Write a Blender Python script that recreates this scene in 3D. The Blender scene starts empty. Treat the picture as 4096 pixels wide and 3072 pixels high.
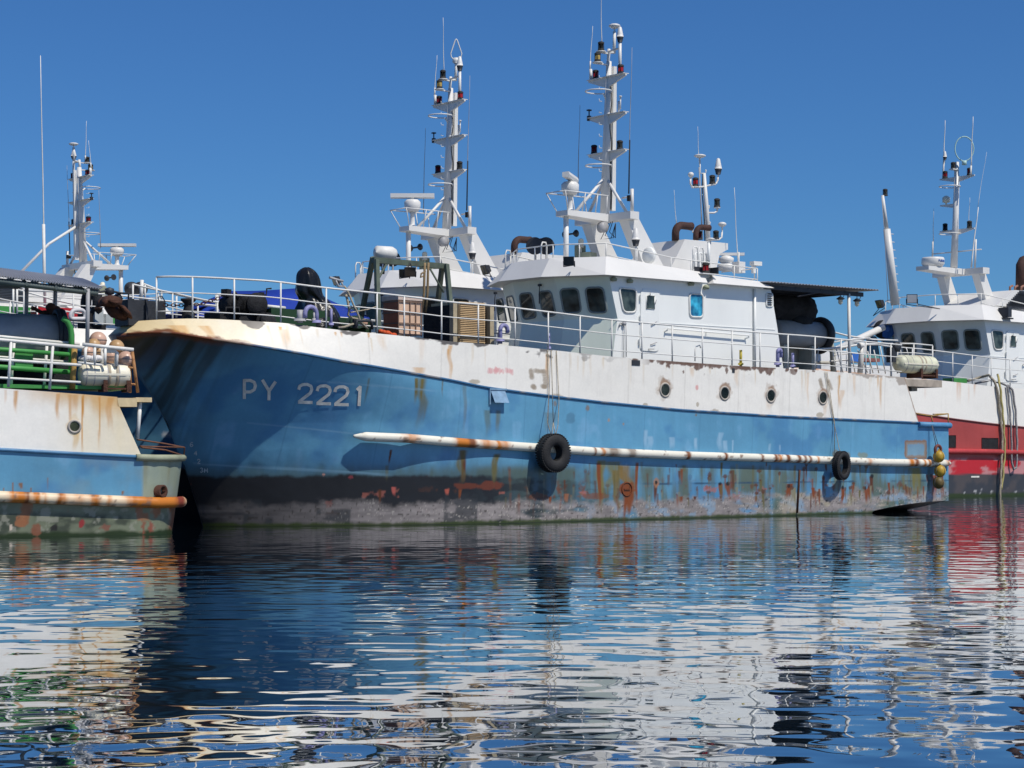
import bpy, math, random
import numpy as np
from mathutils import Vector, Matrix
SC = bpy.context.scene
COL = SC.collection
rnd = random.Random(7)
R = math.radians

# ---------------------------------------------------------------- camera
FPX, CXP, YH, HCAM = 8000.0, 2048.0, 1830.0, 1.85      # focal length in photo pixels, image centre, horizon row, eye height
cd = bpy.data.cameras.new('camera')
cam = bpy.data.objects.new('camera', cd); COL.objects.link(cam)
cam.location = (0, 0, HCAM); cam.rotation_euler = (R(90), 0, 0)
cd.sensor_width = 36; cd.lens = FPX / 4096 * 36
cd.shift_y = (YH - 1536) / 4096
cd.clip_start = 0.5; cd.clip_end = 20000
SC.camera = cam

# ---------------------------------------------------------------- light
SUN = Vector((0.773, -0.657, 1.50)).normalized()          # direction towards the sun
sun_el = math.asin(SUN.z); sun_az = math.atan2(SUN.x, SUN.y)
world = bpy.data.worlds.new('World'); SC.world = world
world.use_nodes = True
nt = world.node_tree; nt.nodes.clear()
sky = nt.nodes.new('ShaderNodeTexSky'); sky.sky_type = 'NISHITA'; sky.sun_disc = False
sky.sun_elevation = sun_el; sky.sun_rotation = sun_az
sky.altitude = 0; sky.air_density = 1.0; sky.dust_density = 0.0; sky.ozone_density = 4.0
hs = nt.nodes.new('ShaderNodeMix'); hs.data_type = 'RGBA'; hs.blend_type = 'MULTIPLY'; hs.inputs[0].default_value = 1; hs.inputs[7].default_value = (.335, .65, 1.04, 1)
bg = nt.nodes.new('ShaderNodeBackground'); bg.inputs['Strength'].default_value = 0.08
wo = nt.nodes.new('ShaderNodeOutputWorld')
nt.links.new(sky.outputs[0], hs.inputs[6]); nt.links.new(hs.outputs[2], bg.inputs[0]); nt.links.new(bg.outputs[0], wo.inputs[0])
sl = bpy.data.lights.new('sun', 'SUN'); sl.energy = 4.1; sl.angle = R(0.5); sl.color = (1, .945, .85)
so = bpy.data.objects.new('sun', sl); COL.objects.link(so)
so.rotation_euler = (-SUN).to_track_quat('-Z', 'Y').to_euler()
so.location = (60, -40, 90)
vs = SC.view_settings; vs.view_transform = 'Standard'; vs.look = 'None'; vs.exposure = 0.0; vs.gamma = 1.0
SC.display_settings.display_device = 'sRGB'
cy = SC.cycles
cy.max_bounces = 8; cy.diffuse_bounces = 3; cy.glossy_bounces = 4; cy.sample_clamp_indirect = 1.5
cy.blur_glossy = 1.0; cy.caustics_reflective = True; cy.caustics_refractive = False; cy.use_denoising = True

# ---------------------------------------------------------------- materials
MATS = {}
def nodemat(name):
    m = bpy.data.materials.new(name); m.use_nodes = True
    n = m.node_tree; b = n.nodes['Principled BSDF']
    return m, n, b
def N(n, typ, **kw):
    o = n.nodes.new(typ)
    for k, v in kw.items(): setattr(o, k, v)
    return o
def mat(name, rgb, rough=.5, var=.18, scale=1.3, metal=0.0, rust=0.0, rustcol=(.16, .055, .02), bump=.0, streak=1.0, spec=.4):
    """painted or bare surface: slow colour drift, grain, optional rust patches"""
    if name in MATS: return MATS[name]
    m, n, b = nodemat(name); L = n.links
    tc = N(n, 'ShaderNodeTexCoord')
    mp = N(n, 'ShaderNodeMapping'); mp.inputs['Scale'].default_value = (1, 1, streak)
    L.new(tc.outputs['Object'], mp.inputs[0])
    nz = N(n, 'ShaderNodeTexNoise'); nz.inputs['Scale'].default_value = scale; nz.inputs['Detail'].default_value = 6; nz.inputs['Roughness'].default_value = .62
    L.new(mp.outputs[0], nz.inputs['Vector'])
    rp = N(n, 'ShaderNodeMapRange'); rp.inputs['From Min'].default_value = .3; rp.inputs['From Max'].default_value = .7
    rp.inputs['To Min'].default_value = 1 - var; rp.inputs['To Max'].default_value = 1 + var * .6
    L.new(nz.outputs['Fac'], rp.inputs['Value'])
    mx = N(n, 'ShaderNodeMix', data_type='RGBA', blend_type='MULTIPLY'); mx.inputs[0].default_value = 1
    mx.inputs[6].default_value = (*rgb, 1)
    L.new(rp.outputs[0], mx.inputs[7])
    out = mx.outputs[2]
    if rust > 0:
        n2 = N(n, 'ShaderNodeTexNoise'); n2.inputs['Scale'].default_value = scale * 2.6; n2.inputs['Detail'].default_value = 8; n2.inputs['Roughness'].default_value = .7
        L.new(mp.outputs[0], n2.inputs['Vector'])
        r2 = N(n, 'ShaderNodeMapRange'); th = .78 - rust * .45
        r2.inputs['From Min'].default_value = th; r2.inputs['From Max'].default_value = th + .1
        L.new(n2.outputs['Fac'], r2.inputs['Value'])
        m2 = N(n, 'ShaderNodeMix', data_type='RGBA'); L.new(r2.outputs[0], m2.inputs[0]); L.new(out, m2.inputs[6]); m2.inputs[7].default_value = (*rustcol, 1)
        out = m2.outputs[2]
    L.new(out, b.inputs['Base Color'])
    b.inputs['Roughness'].default_value = rough; b.inputs['Metallic'].default_value = metal
    b.inputs['Specular IOR Level'].default_value = spec
    if bump > 0:
        bp = N(n, 'ShaderNodeBump'); bp.inputs['Strength'].default_value = bump; bp.inputs['Distance'].default_value = .03
        n3 = N(n, 'ShaderNodeTexNoise'); n3.inputs['Scale'].default_value = scale * 5; n3.inputs['Detail'].default_value = 4
        L.new(mp.outputs[0], n3.inputs['Vector']); L.new(n3.outputs['Fac'], bp.inputs['Height']); L.new(bp.outputs[0], b.inputs['Normal'])
    MATS[name] = m
    return m
def glassmat(name, rgb, rough=.04):
    if name in MATS: return MATS[name]
    m, n, b = nodemat(name); L = n.links
    tc = N(n, 'ShaderNodeTexCoord'); nz = N(n, 'ShaderNodeTexNoise'); nz.inputs['Scale'].default_value = 2.2; nz.inputs['Detail'].default_value = 3
    L.new(tc.outputs['Object'], nz.inputs['Vector'])
    cr = N(n, 'ShaderNodeValToRGB'); cr.color_ramp.elements[0].position = .38; cr.color_ramp.elements[1].position = .66
    cr.color_ramp.elements[0].color = (*[c * .5 for c in rgb], 1); cr.color_ramp.elements[1].color = (*[min(1, c * 2.8) for c in rgb], 1)  # lighter blotches paint window reflections and interior into the base colour
    L.new(nz.outputs['Fac'], cr.inputs[0]); L.new(cr.outputs[0], b.inputs['Base Color'])
    b.inputs['Roughness'].default_value = rough; b.inputs['IOR'].default_value = 1.5
    MATS[name] = m
    return m
def paintmat(name, rough=.45, bump=.06, dent=.5):
    """hull paint: colour comes from the per-vertex paint, stain and wear map; plates get faint dents"""
    if name in MATS: return MATS[name]
    m, n, b = nodemat(name); L = n.links
    at = N(n, 'ShaderNodeVertexColor'); at.layer_name = 'paint'
    tc = N(n, 'ShaderNodeTexCoord')
    nz = N(n, 'ShaderNodeTexNoise'); nz.inputs['Scale'].default_value = 14; nz.inputs['Detail'].default_value = 5
    L.new(tc.outputs['Object'], nz.inputs['Vector'])
    rp = N(n, 'ShaderNodeMapRange'); rp.inputs['To Min'].default_value = .93; rp.inputs['To Max'].default_value = 1.07
    L.new(nz.outputs['Fac'], rp.inputs['Value'])
    mx = N(n, 'ShaderNodeMix', data_type='RGBA', blend_type='MULTIPLY'); mx.inputs[0].default_value = 1
    L.new(at.outputs['Color'], mx.inputs[6]); L.new(rp.outputs[0], mx.inputs[7]); L.new(mx.outputs[2], b.inputs['Base Color'])
    b.inputs['Roughness'].default_value = rough; b.inputs['Specular IOR Level'].default_value = .35
    n2 = N(n, 'ShaderNodeTexNoise'); n2.inputs['Scale'].default_value = 1.1; n2.inputs['Detail'].default_value = 2
    L.new(tc.outputs['Object'], n2.inputs['Vector'])
    b1 = N(n, 'ShaderNodeBump'); b1.inputs['Strength'].default_value = dent; b1.inputs['Distance'].default_value = .075
    L.new(n2.outputs['Fac'], b1.inputs['Height'])
    b2 = N(n, 'ShaderNodeBump'); b2.inputs['Strength'].default_value = bump; b2.inputs['Distance'].default_value = .01
    L.new(nz.outputs['Fac'], b2.inputs['Height']); L.new(b1.outputs[0], b2.inputs['Normal']); L.new(b2.outputs[0], b.inputs['Normal'])
    MATS[name] = m
    return m

WHITE = mat('white_paint', (.70, .69, .66), .42, .06, .8, streak=.5)
RAILW = mat('rail_white', (.74, .73, .69), .5, .15, 3.0, rust=.18, rustcol=(.40, .22, .08))
WALLG = mat('pale_green_wall', (.79, .86, .74), .4, .08, 1.0, streak=.4)
SIDEW = mat('deckhouse_white', (.82, .83, .80), .42, .06, .9, streak=.4)
GREYM = mat('grey_metal', (.36, .36, .37), .5, .2, 2)
DGREY = mat('dark_grey_steel', (.03, .033, .04), .55, .3, 3, bump=.3, rust=.2)
BLACK = mat('black_rubber', (.018, .018, .019), .75, .35, 6, bump=.5)
BLKPL = mat('black_plastic_sheet', (.012, .012, .013), .28, .3, 4, bump=.3)
RUSTY = mat('rusty_iron', (.085, .034, .02), .85, .45, 3.5, bump=.9, rust=.4, rustcol=(.035, .02, .016))
EXHST = mat('rusty_exhaust', (.06, .028, .022), .8, .4, 2.5, bump=.5, rust=.3, rustcol=(.02, .016, .015))
GREEN = mat('deck_green', (.06, .30, .07), .55, .25, 1.5, rust=.1)
DKGRN = mat('dark_green_coaming', (.012, .05, .018), .6, .3, 2, rust=.1)
FRGRN = mat('weathered_green_frame', (.09, .115, .085), .6, .35, 3, rust=.38, rustcol=(.12, .06, .03))
BLUETP = mat('blue_tarpaulin', (.012, .04, .30), .5, .2, 1.2, bump=.35)
LILAC = mat('lilac_pipe_paint', (.25, .25, .46), .5, .2, 4)
ORANGE = mat('orange_board', (.40, .13, .06), .6, .3, 2)
PEACH = mat('peach_board', (.70, .48, .34), .6, .2, 2.5)
TANW = mat('tan_louvre', (.58, .42, .24), .6, .2, 3)
TANP = mat('tan_post', (.42, .35, .23), .65, .25, 4)
ROPE = mat('tan_rope', (.40, .35, .26), .9, .4, 14, bump=.6)
ROPED = mat('dark_rope', (.10, .10, .11), .9, .4, 14)
CREAM = mat('raft_cream', (.78, .73, .58), .45, .16, 2.5, rust=.14, rustcol=(.50, .27, .09))
RAFTG = mat('raft_algae_cream', (.62, .62, .46), .5, .3, 2.0)
YELLOW = mat('yellow_float', (.48, .30, .03), .5, .35, 3.5, rust=.2, rustcol=(.12, .08, .02))
BROWNF = mat('brown_float', (.13, .09, .025), .55, .35, 3.5)
PINKF = mat('salmon_float', (.56, .36, .27), .35, .25, 3.0, rust=.2, rustcol=(.42, .22, .06))
OCHRE = mat('ochre_float', (.46, .29, .14), .4, .3, 3)
RED = mat('red_paint', (.50, .02, .025), .5, .2, 2, rust=.1)
REDG = glassmat('red_lamp_glass', (.10, .006, .008), .15)
YELG = glassmat('amber_lamp_glass', (.22, .16, .05), .2)
DKG = glassmat('dark_lamp_glass', (.012, .014, .013), .15)
GLASS = glassmat('window_glass', (.035, .045, .040), .05)
GLASB = glassmat('blue_window_glass', (.03, .25, .50), .1)
GLASE = glassmat('pale_window_glass', (.05, .07, .07), .03)
GASK = mat('window_gasket', (.22, .25, .24), .6, .2, 5)
GALV = mat('corrugated_zinc', (.36, .37, .40), .45, .16, .8, metal=.2)
DECKM = mat('deck_steel', (.10, .09, .08), .8, .3, 2)
PURPB = mat('blue_buoy', (.03, .12, .42), .5, .2, 3)
YRAIL = mat('yellow_rust_rail', (.42, .26, .07), .7, .35, 5, rust=.35, rustcol=(.22, .09, .03))
OLIVE = mat('algae_stained_paint', (.30, .32, .22), .6, .3, 1.2, rust=.15)
LETT = mat('faded_white_letter', (.80, .76, .68), .7, .3, 6)
DRUM = mat('grey_drum', (.30, .32, .34), .45, .25, 1.4)
NET = mat('black_net', (.014, .015, .018), .85, .5, 5, bump=.8)
PAINT = paintmat('hull_paint'); RAILP = paintmat('fender_paint', .5, .2, .15)

# ---------------------------------------------------------------- mesh helpers
class MB:
    def __init__(s): s.v = []; s.f = []; s.sm = []; s.mi = []
    def add(s, vs_, fs, smooth=False, mi=0):
        o = len(s.v); s.v += [tuple(p) for p in vs_]
        for f in fs: s.f.append(tuple(i + o for i in f)); s.sm.append(smooth); s.mi.append(mi)
        return s
    def box(s, c, d, rz=0, ry=0, mi=0):
        M = Matrix.Rotation(rz, 3, 'Z') @ Matrix.Rotation(ry, 3, 'Y'); c = Vector(c)
        vs_ = [c + M @ Vector((x * d[0] / 2, y * d[1] / 2, z * d[2] / 2)) for x in (-1, 1) for y in (-1, 1) for z in (-1, 1)]
        return s.add(vs_, [(0, 1, 3, 2), (4, 6, 7, 5), (0, 4, 5, 1), (2, 3, 7, 6), (0, 2, 6, 4), (1, 5, 7, 3)], mi=mi)
    def bb(s, a, b, mi=0):
        return s.box([(a[i] + b[i]) / 2 for i in range(3)], [abs(a[i] - b[i]) for i in range(3)], mi=mi)
    def loft(s, A, B, caps=True, smooth=False, mi=0):
        n = len(A); fs = [(i, (i + 1) % n, n + (i + 1) % n, n + i) for i in range(n)]
        if caps: fs += [tuple(range(n))[::-1], tuple(range(n, 2 * n))]
        return s.add(list(A) + list(B), fs, smooth, mi)
    def prism(s, poly, vec, mi=0):
        return s.loft([Vector(p) for p in poly], [Vector(p) + Vector(vec) for p in poly], mi=mi)
    def tube(s, pts, r, n=6, closed=False, mi=0, caps=True):
        pts = [Vector(p) for p in pts]; m = len(pts)
        rr = r if isinstance(r, (list, tuple)) else [r] * m
        vs_ = []; up = None
        for i, p in enumerate(pts):
            a = pts[(i - 1) % m] if (closed or i > 0) else p; b = pts[(i + 1) % m] if (closed or i < m - 1) else p
            d = (b - a)
            if d.length < 1e-9: d = Vector((0, 0, 1))
            d.normalize()
            if up is None: up = Vector((0, 0, 1)) if abs(d.z) < .9 else Vector((1, 0, 0))
            x = d.cross(up)
            if x.length < 1e-6: x = d.orthogonal()
            x.normalize(); y = x.cross(d).normalized(); up = y
            for k in range(n):
                an = 2 * math.pi * k / n; vs_.append(p + (x * math.cos(an) + y * math.sin(an)) * rr[i])
        fs = []
        for i in range(m if closed else m - 1):
            j = (i + 1) % m
            for k in range(n): fs.append((i * n + k, i * n + (k + 1) % n, j * n + (k + 1) % n, j * n + k))
        s.add(vs_, fs, True, mi)
        if caps and not closed:
            o = len(s.v) - m * n
            s.f.append(tuple(o + k for k in range(n))[::-1]); s.sm.append(False); s.mi.append(mi)
            s.f.append(tuple(o + (m - 1) * n + k for k in range(n))); s.sm.append(False); s.mi.append(mi)
        return s
    def lathe(s, c, prof, n=14, axis='z', mi=0, rz=0):
        vs_ = []
        for (r, h) in prof:
            for k in range(n):
                an = 2 * math.pi * k / n; x, y = r * math.cos(an), r * math.sin(an)
                q = Vector((x, y, h)) if axis == 'z' else Vector((h, x, y)) if axis == 'x' else Vector((x, h, y))
                if rz: q = Matrix.Rotation(rz, 3, 'Z') @ q
                vs_.append(Vector(c) + q)
        m = len(prof); fs = [(i * n + k, i * n + (k + 1) % n, (i + 1) * n + (k + 1) % n, (i + 1) * n + k) for i in range(m - 1) for k in range(n)]
        s.add(vs_, fs, True, mi)
        o = len(s.v) - m * n
        for q in (0, m - 1) if prof[0] != prof[-1] else ():
            if prof[q][0] > 1e-4:
                s.f.append(tuple(o + q * n + k for k in range(n))); s.sm.append(False); s.mi.append(mi)
        return s
    def ring(s, c, Rr, r, axis='z', n=28, k=6, ry=1.0, mi=0, rz=0):
        pts = []
        for i in range(n):
            a = 2 * math.pi * i / n; x, y = Rr * math.cos(a), Rr * ry * math.sin(a)
            q = Vector((x, y, 0)) if axis == 'z' else Vector((0, x, y)) if axis == 'x' else Vector((x, 0, y))
            if rz: q = Matrix.Rotation(rz, 3, 'Z') @ q
            pts.append(Vector(c) + q)
        return s.tube(pts, r, k, True, mi)
    def ball(s, c, r, sz=1.0, n=16, mi=0):
        return s.lathe(c, [(max(r * math.sin(math.pi * i / 10), 1e-5), -r * sz * math.cos(math.pi * i / 10)) for i in range(11)], n, mi=mi)
    def build(s, name, m=None, parent=None, label=None, mods=None, bevel=0):
        me = bpy.data.meshes.new(name); me.from_pydata([tuple(p) for p in s.v], [], s.f)
        ms = m if isinstance(m, (list, tuple)) else [m]
        for q in ms: me.materials.append(q)
        me.polygons.foreach_set('use_smooth', s.sm); me.polygons.foreach_set('material_index', s.mi)
        me.update()
        o = bpy.data.objects.new(name, me); COL.objects.link(o)
        if parent is not None: o.parent = parent
        if label: o['label'] = label
        if bevel:
            b = o.modifiers.new('bevel', 'BEVEL'); b.width = bevel; b.segments = 2; b.limit_method = 'ANGLE'
        return o
def fixnormals(o):
    import bmesh
    bm = bmesh.new(); bm.from_mesh(o.data); bmesh.ops.recalc_face_normals(bm, faces=bm.faces); bm.to_mesh(o.data); bm.free()
def thing(name, label, cat, loc=(0, 0, 0), rz=0, group=None, scale=1):
    o = bpy.data.objects.new(name, None); COL.objects.link(o); o.location = loc; o.rotation_euler = (0, 0, rz); o.empty_display_size = .2
    o.scale = (scale,) * 3
    tag(o, label, cat, group); return o
def tag(o, label, cat, group=None):
    o['label'] = label; o['category'] = cat
    if group: o['group'] = group
    return o
def structure(o): o['kind'] = 'structure'; return o
def copy_tree(o, parent=None):
    c = o.copy(); COL.objects.link(c); c.parent = parent
    for k in list(o.children): copy_tree(k, c)
    return c

# ---------------------------------------------------------------- ship frames: s along the ship (aft +), t across (away from the quay +), z up from the water
class Frame:
    def __init__(f, deg, ox, oy, scale=1.0, oz=0.0):
        f.th = R(deg); f.c = math.cos(f.th); f.s = math.sin(f.th); f.ox = ox; f.oy = oy; f.k = scale; f.oz = oz
    def U(f, px, py, t):
        """point on the ship's lengthwise plane t that the photograph shows at (px, py)"""
        a = (px - CXP) / FPX; tw = t * f.k
        Y = (tw + f.oy * f.c - f.ox * f.s) / (f.c - a * f.s); X = Y * a
        return Vector((((X - f.ox) * f.c + (Y - f.oy) * f.s) / f.k, t, (HCAM - Y * (py - YH) / FPX - f.oz) / f.k))
    def X(f, px, py, s):
        """point on the ship's cross plane s seen at (px, py)"""
        a = (px - CXP) / FPX; sw = s * f.k
        Y = (sw + f.ox * f.c + f.oy * f.s) / (a * f.c + f.s); X = Y * a
        return Vector((s, (-(X - f.ox) * f.s + (Y - f.oy) * f.c) / f.k, (HCAM - Y * (py - YH) / FPX - f.oz) / f.k))
    def W(f, p):
        return Vector((f.ox + f.k * (p[0] * f.c - p[1] * f.s), f.oy + f.k * (p[0] * f.s + p[1] * f.c), f.oz + f.k * p[2]))
    def proj(f, p):
        w = f.W(p); return (CXP + FPX * w.x / w.y, YH - FPX * (w.z - HCAM) / w.y)
    def root(f, name, label, cat, group=None):
        return thing(name, label, cat, (f.ox, f.oy, f.oz), f.th, group, f.k)
    def thing(f, name, label, cat, p, group=None):
        return thing(name, label, cat, f.W(p), f.th, group, f.k)
    def ground(f, p): return Vector(p)
FA = Frame(40, 2.57, 58.5)

# ---------------------------------------------------------------- numpy noise for the wear maps
def _h(i, j, seed): 
    v = np.sin(i * 127.1 + j * 311.7 + seed * 74.7) * 43758.5453
    return v - np.floor(v)
def vn(x, y, seed=0):
    x = np.asarray(x, float); y = np.asarray(y, float)
    i = np.floor(x); j = np.floor(y); u = x - i; v = y - j
    u = u * u * (3 - 2 * u); v = v * v * (3 - 2 * v)
    return (_h(i, j, seed) * (1 - u) + _h(i + 1, j, seed) * u) * (1 - v) + (_h(i, j + 1, seed) * (1 - u) + _h(i + 1, j + 1, seed) * u) * v
def fbm(x, y, seed=0, o=4):
    r = 0; a = .5; t = 0
    for k in range(o): r = r + a * vn(x * 2 ** k, y * 2 ** k, seed + k * 3); t += a; a *= .5
    return r / t
def sst_(a, b, x): 
    t = np.clip((x - a) / (b - a), 0, 1); return t * t * (3 - 2 * t)
def mixc(c, col, m):
    m = np.clip(m, 0, 1)[..., None]; return c * (1 - m) + np.array(col) * m

# ---------------------------------------------------------------- hull form of the three sister ships
BEAM = 3.5
_sz = [-1, 0, 1.58, 2.06, 2.78, 3.67, 4.2, 4.73, 5.02, 5.45, 6]
_ss = [-11.0, -11.29, -11.85, -12.1, -12.4, -12.95, -13.3, -13.73, -13.94, -13.45, -13.2]
def stem(z): return np.interp(z, _sz, _ss)
def half(s, z, zb):
    w = np.clip(z / np.maximum(zb, .1), 0, 1) ** 4.4
    L = 8.5 + (6.3 - 8.5) * w; q = 1.25 + (2.0 - 1.25) * w
    st_ = np.where(z <= zb, stem(z), stem(zb) + 1.14 * (z - zb))          # the white band leans in above the moulding
    xi = np.clip((s - st_) / L, 0, 1)
    return BEAM * (1 - (1 - xi) ** 2) ** (1 / q)
BND_PX = [(461,1344),(581,1327),(725,1340),(906,1365),(1200,1416),(1362,1448),(1542,1474),(1716,1505),(1796,1519),(1942,1550),(2214,1586),(2400,1608),(2722,1640),(3144,1667),(3676,1691),(3830,1698)]
TOP_PX = [(500,1284),(545,1282),(725,1275),(870,1278),(1000,1284),(1123,1289),(1181,1297),(1362,1318),(1542,1335),(1723,1356),(1800,1366),(2053,1384),(2263,1406),(2451,1427),(2689,1445),(2943,1463),(3196,1477),(3253,1480),(3443,1496),(3601,1508),(3830,1526)]
SEND = 16.3
_scol = np.linspace(-13.94, SEND, 260)
def _curve(pxl):
    xs, ys = zip(*pxl); out = []
    for s in _scol:
        z = 4.5
        for k in range(3):
            b = half(s, z, 4.9 if s < -8 else z); t = BEAM - b
            Xw = FA.ox + s * FA.c - t * FA.s; Yw = FA.oy + s * FA.s + t * FA.c
            px = CXP + FPX * Xw / Yw
            z = HCAM - Yw * (np.interp(px, xs, ys) - YH) / FPX
        out.append(z)
    out = np.array(out); k = np.ones(7) / 7
    return np.convolve(np.pad(out, 3, 'edge'), k, 'valid')
ZB_, ZT_ = _curve(BND_PX), _curve(TOP_PX)
def zB(s): return np.interp(s, _scol, ZB_)
def zT(s): return np.interp(s, _scol, ZT_)
def zTcut(s):                                   # bulwark ends in a raked edge before the stern
    return np.where(s < 13.95, zT(s), np.maximum(zB(s), zT(s) + (zB(s) - zT(s)) * np.clip((s - 13.95) / .74, 0, 1)))
def zbot(s): 
    x = np.clip((s - 11.8) / 4.5, 0, 1); return np.where(s < 11.8, -.35, -.35 * (1 - sst_(0, .12, x)) + .36 * (1 - (1 - x) ** 2))
def ht(s, z): return BEAM - float(half(np.array(s), np.array(z), zB(np.array(s))))
def hull_at(F, px, py):
    """point of the near hull side seen at a photo pixel"""
    lo, hi = -1.0, BEAM
    for k in range(40):
        m = (lo + hi) / 2; p = F.U(px, py, m)
        if m < ht(p.x, p.z): lo = m
        else: hi = m
    return F.U(px, py, (lo + hi) / 2)
def hull_grid(ncol, nlow, nup):
    x = np.linspace(0, 1, ncol)
    s0 = np.where(x < .3, -13.94 + 6 * (x / .3) ** 1.6, -7.94 + (SEND + 7.94) * (x - .3) / .7)
    zb_, zm_, zt_ = zbot(s0), zB(s0), zTcut(s0)
    lv = np.linspace(0, 1, nlow)[:, None]; uv = np.linspace(0, 1, nup)[1:, None]
    Z = np.concatenate([zb_[None] + (zm_ - zb_)[None] * lv, zm_[None] + (zt_ - zm_)[None] * uv], 0)
    fade = np.clip((-4 - s0) / 9.94, 0, 1)[None]
    S = s0[None] + (stem(Z) + 13.94) * fade
    T = BEAM - half(S, Z, zB(S))
    rows = np.concatenate([np.zeros(nlow), np.ones(nup - 1)])
    return S, T, Z, rows
def hull_mesh(name, grid, colour, parent, material):
    S, T, Z, rows = grid; nr, nc = S.shape
    P = np.stack([S, T, Z], -1).reshape(-1, 3)
    idx = np.arange(nr * nc).reshape(nr, nc)
    F_ = np.stack([idx[:-1, :-1], idx[:-1, 1:], idx[1:, 1:], idx[1:, :-1]], -1).reshape(-1, 4)
    # far side, coarse mirror, plus bottom strip and transom so the hull is closed
    st = max(1, nc // 120); sr = max(1, nr // 14)
    ci = np.unique(np.append(np.arange(0, nc, st), nc - 1)); ri = np.unique(np.append(np.arange(0, nr, sr), nr - 1))
    Q = np.stack([S, 2 * BEAM - T, Z], -1)[np.ix_(ri, ci)]; o = len(P)
    id2 = (np.arange(len(ri) * len(ci)) + o).reshape(len(ri), len(ci))
    G = np.stack([id2[:-1, :-1], id2[1:, :-1], id2[1:, 1:], id2[:-1, 1:]], -1).reshape(-1, 4)
    V = np.concatenate([P, Q.reshape(-1, 3)])
    faces = F_.tolist() + G.tolist()
    # transom (fill between the two end columns)
    tl = [int(i) for i in idx[ri, -1]]; tr = [int(i) for i in id2[:, -1]]
    nlow = int((rows == 0).sum())
    for a in range(len(ri) - 1):
        if rows[ri[a + 1]] == 0 or a + 1 <= (rows[ri] == 0).sum() - 1: faces.append([tl[a], tr[a], tr[a + 1], tl[a + 1]])
    # counter: strip sloping in and down from the lower edge
    o2 = len(V); m = len(ci)
    inner = np.stack([S[0, ci], T[0, ci] + np.where(S[0, ci] > 11.5, 2.2, .6), np.minimum(Z[0, ci] - .12, -.08)], -1)
    V = np.concatenate([V, inner])
    for a in range(m - 1): faces.append([int(idx[0, ci[a]]), o2 + a, o2 + a + 1, int(idx[0, ci[a + 1]])])
    me = bpy.data.meshes.new(name); me.from_pydata(V.tolist(), [], faces)
    me.polygons.foreach_set('use_smooth', [True] * len(F_) + [True] * len(G) + [False] * (len(faces) - len(F_) - len(G)))
    c = np.ones((len(V), 4)); c[:, :3] = (.02, .02, .022)
    c[:len(P), :3] = colour.reshape(-1, 3)
    c[o:o + Q.shape[0] * Q.shape[1], :3] = colour[np.ix_(ri, ci)].reshape(-1, 3)
    at = me.color_attributes.new('paint', 'FLOAT_COLOR', 'POINT'); at.data.foreach_set('color', c.ravel().astype(np.float32))
    me.materials.append(material); me.update()
    ob = bpy.data.objects.new(name, me); COL.objects.link(ob); ob.parent = parent
    return ob

# colours of paint, rust and growth
C_WHITE = np.array((.84, .81, .74)); C_BLUE = np.array((.105, .295, .455)); C_RUST = (.20, .05, .010); C_RUSTD = (.10, .032, .012)
C_YEL = (.66, .42, .13); C_OLIVE = (.12, .105, .035); C_BLK = (.018, .019, .022); C_PINK = (.40, .12, .085)

def blue_base(S, Z):
    n1 = fbm(S * .45, Z * .9, 1); n2 = fbm(S * 5, Z * .35, 5); n3 = fbm(S * 2.2, Z * 2.2, 9)
    c = C_BLUE * (0.80 + .28 * n1 + .16 * n2)[..., None]
    c = mixc(c, (.20, .40, .60), .45 * sst_(.55, .8, n3) * sst_(.4, .7, n2))
    c = mixc(c, (.045, .17, .38), .5 * sst_(.52, .72, fbm(S * .9 + 7, Z * 1.1, 21)))
    return c
def white_base(S, Z):
    n1 = fbm(S * .5, Z * .8, 31); n2 = fbm(S * 7, Z * .5, 33)
    c = C_WHITE * (.93 + .10 * n1)[..., None]
    c = mixc(c, (.66, .63, .57), .25 * sst_(.55, .8, n2) * sst_(.4, .7, n1))
    return c
def streak(c, S, Z, s0, z0, w, ln, col, a, seed=0, taper=.5):
    """rust or slime running down from (s0, z0)"""
    d = (z0 - Z) / ln
    wob = (vn(Z * 3, Z * 0 + seed, seed) - .5) * w * .5
    ww = w * (1 - taper * np.clip(d, 0, 1)) * .5
    e = np.abs(S - s0 - wob) / np.maximum(ww, 1e-3)
    m = (1 - sst_(.45, 1.15, e)) * sst_(-.02, .03, d) * (1 - sst_(.45, 1.0, d + .25 * (vn(S * 14, S * 0, seed + 3) - .5)))
    m = m * (.55 + .6 * fbm(S * 16, Z * 2.0, seed + 11, 3))
    return mixc(c, col, np.clip(1.35 * a * m, 0, 1))
def blob(c, S, Z, s0, z0, rs, rz_, col, a, seed=0, rough=.9):
    d = np.sqrt(((S - s0) / rs) ** 2 + ((Z - z0) / rz_) ** 2) + rough * (fbm(S * 7 + seed, Z * 7, seed, 4) - .5)
    return mixc(c, col, a * (1 - sst_(.72, 1.0, d)))

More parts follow.
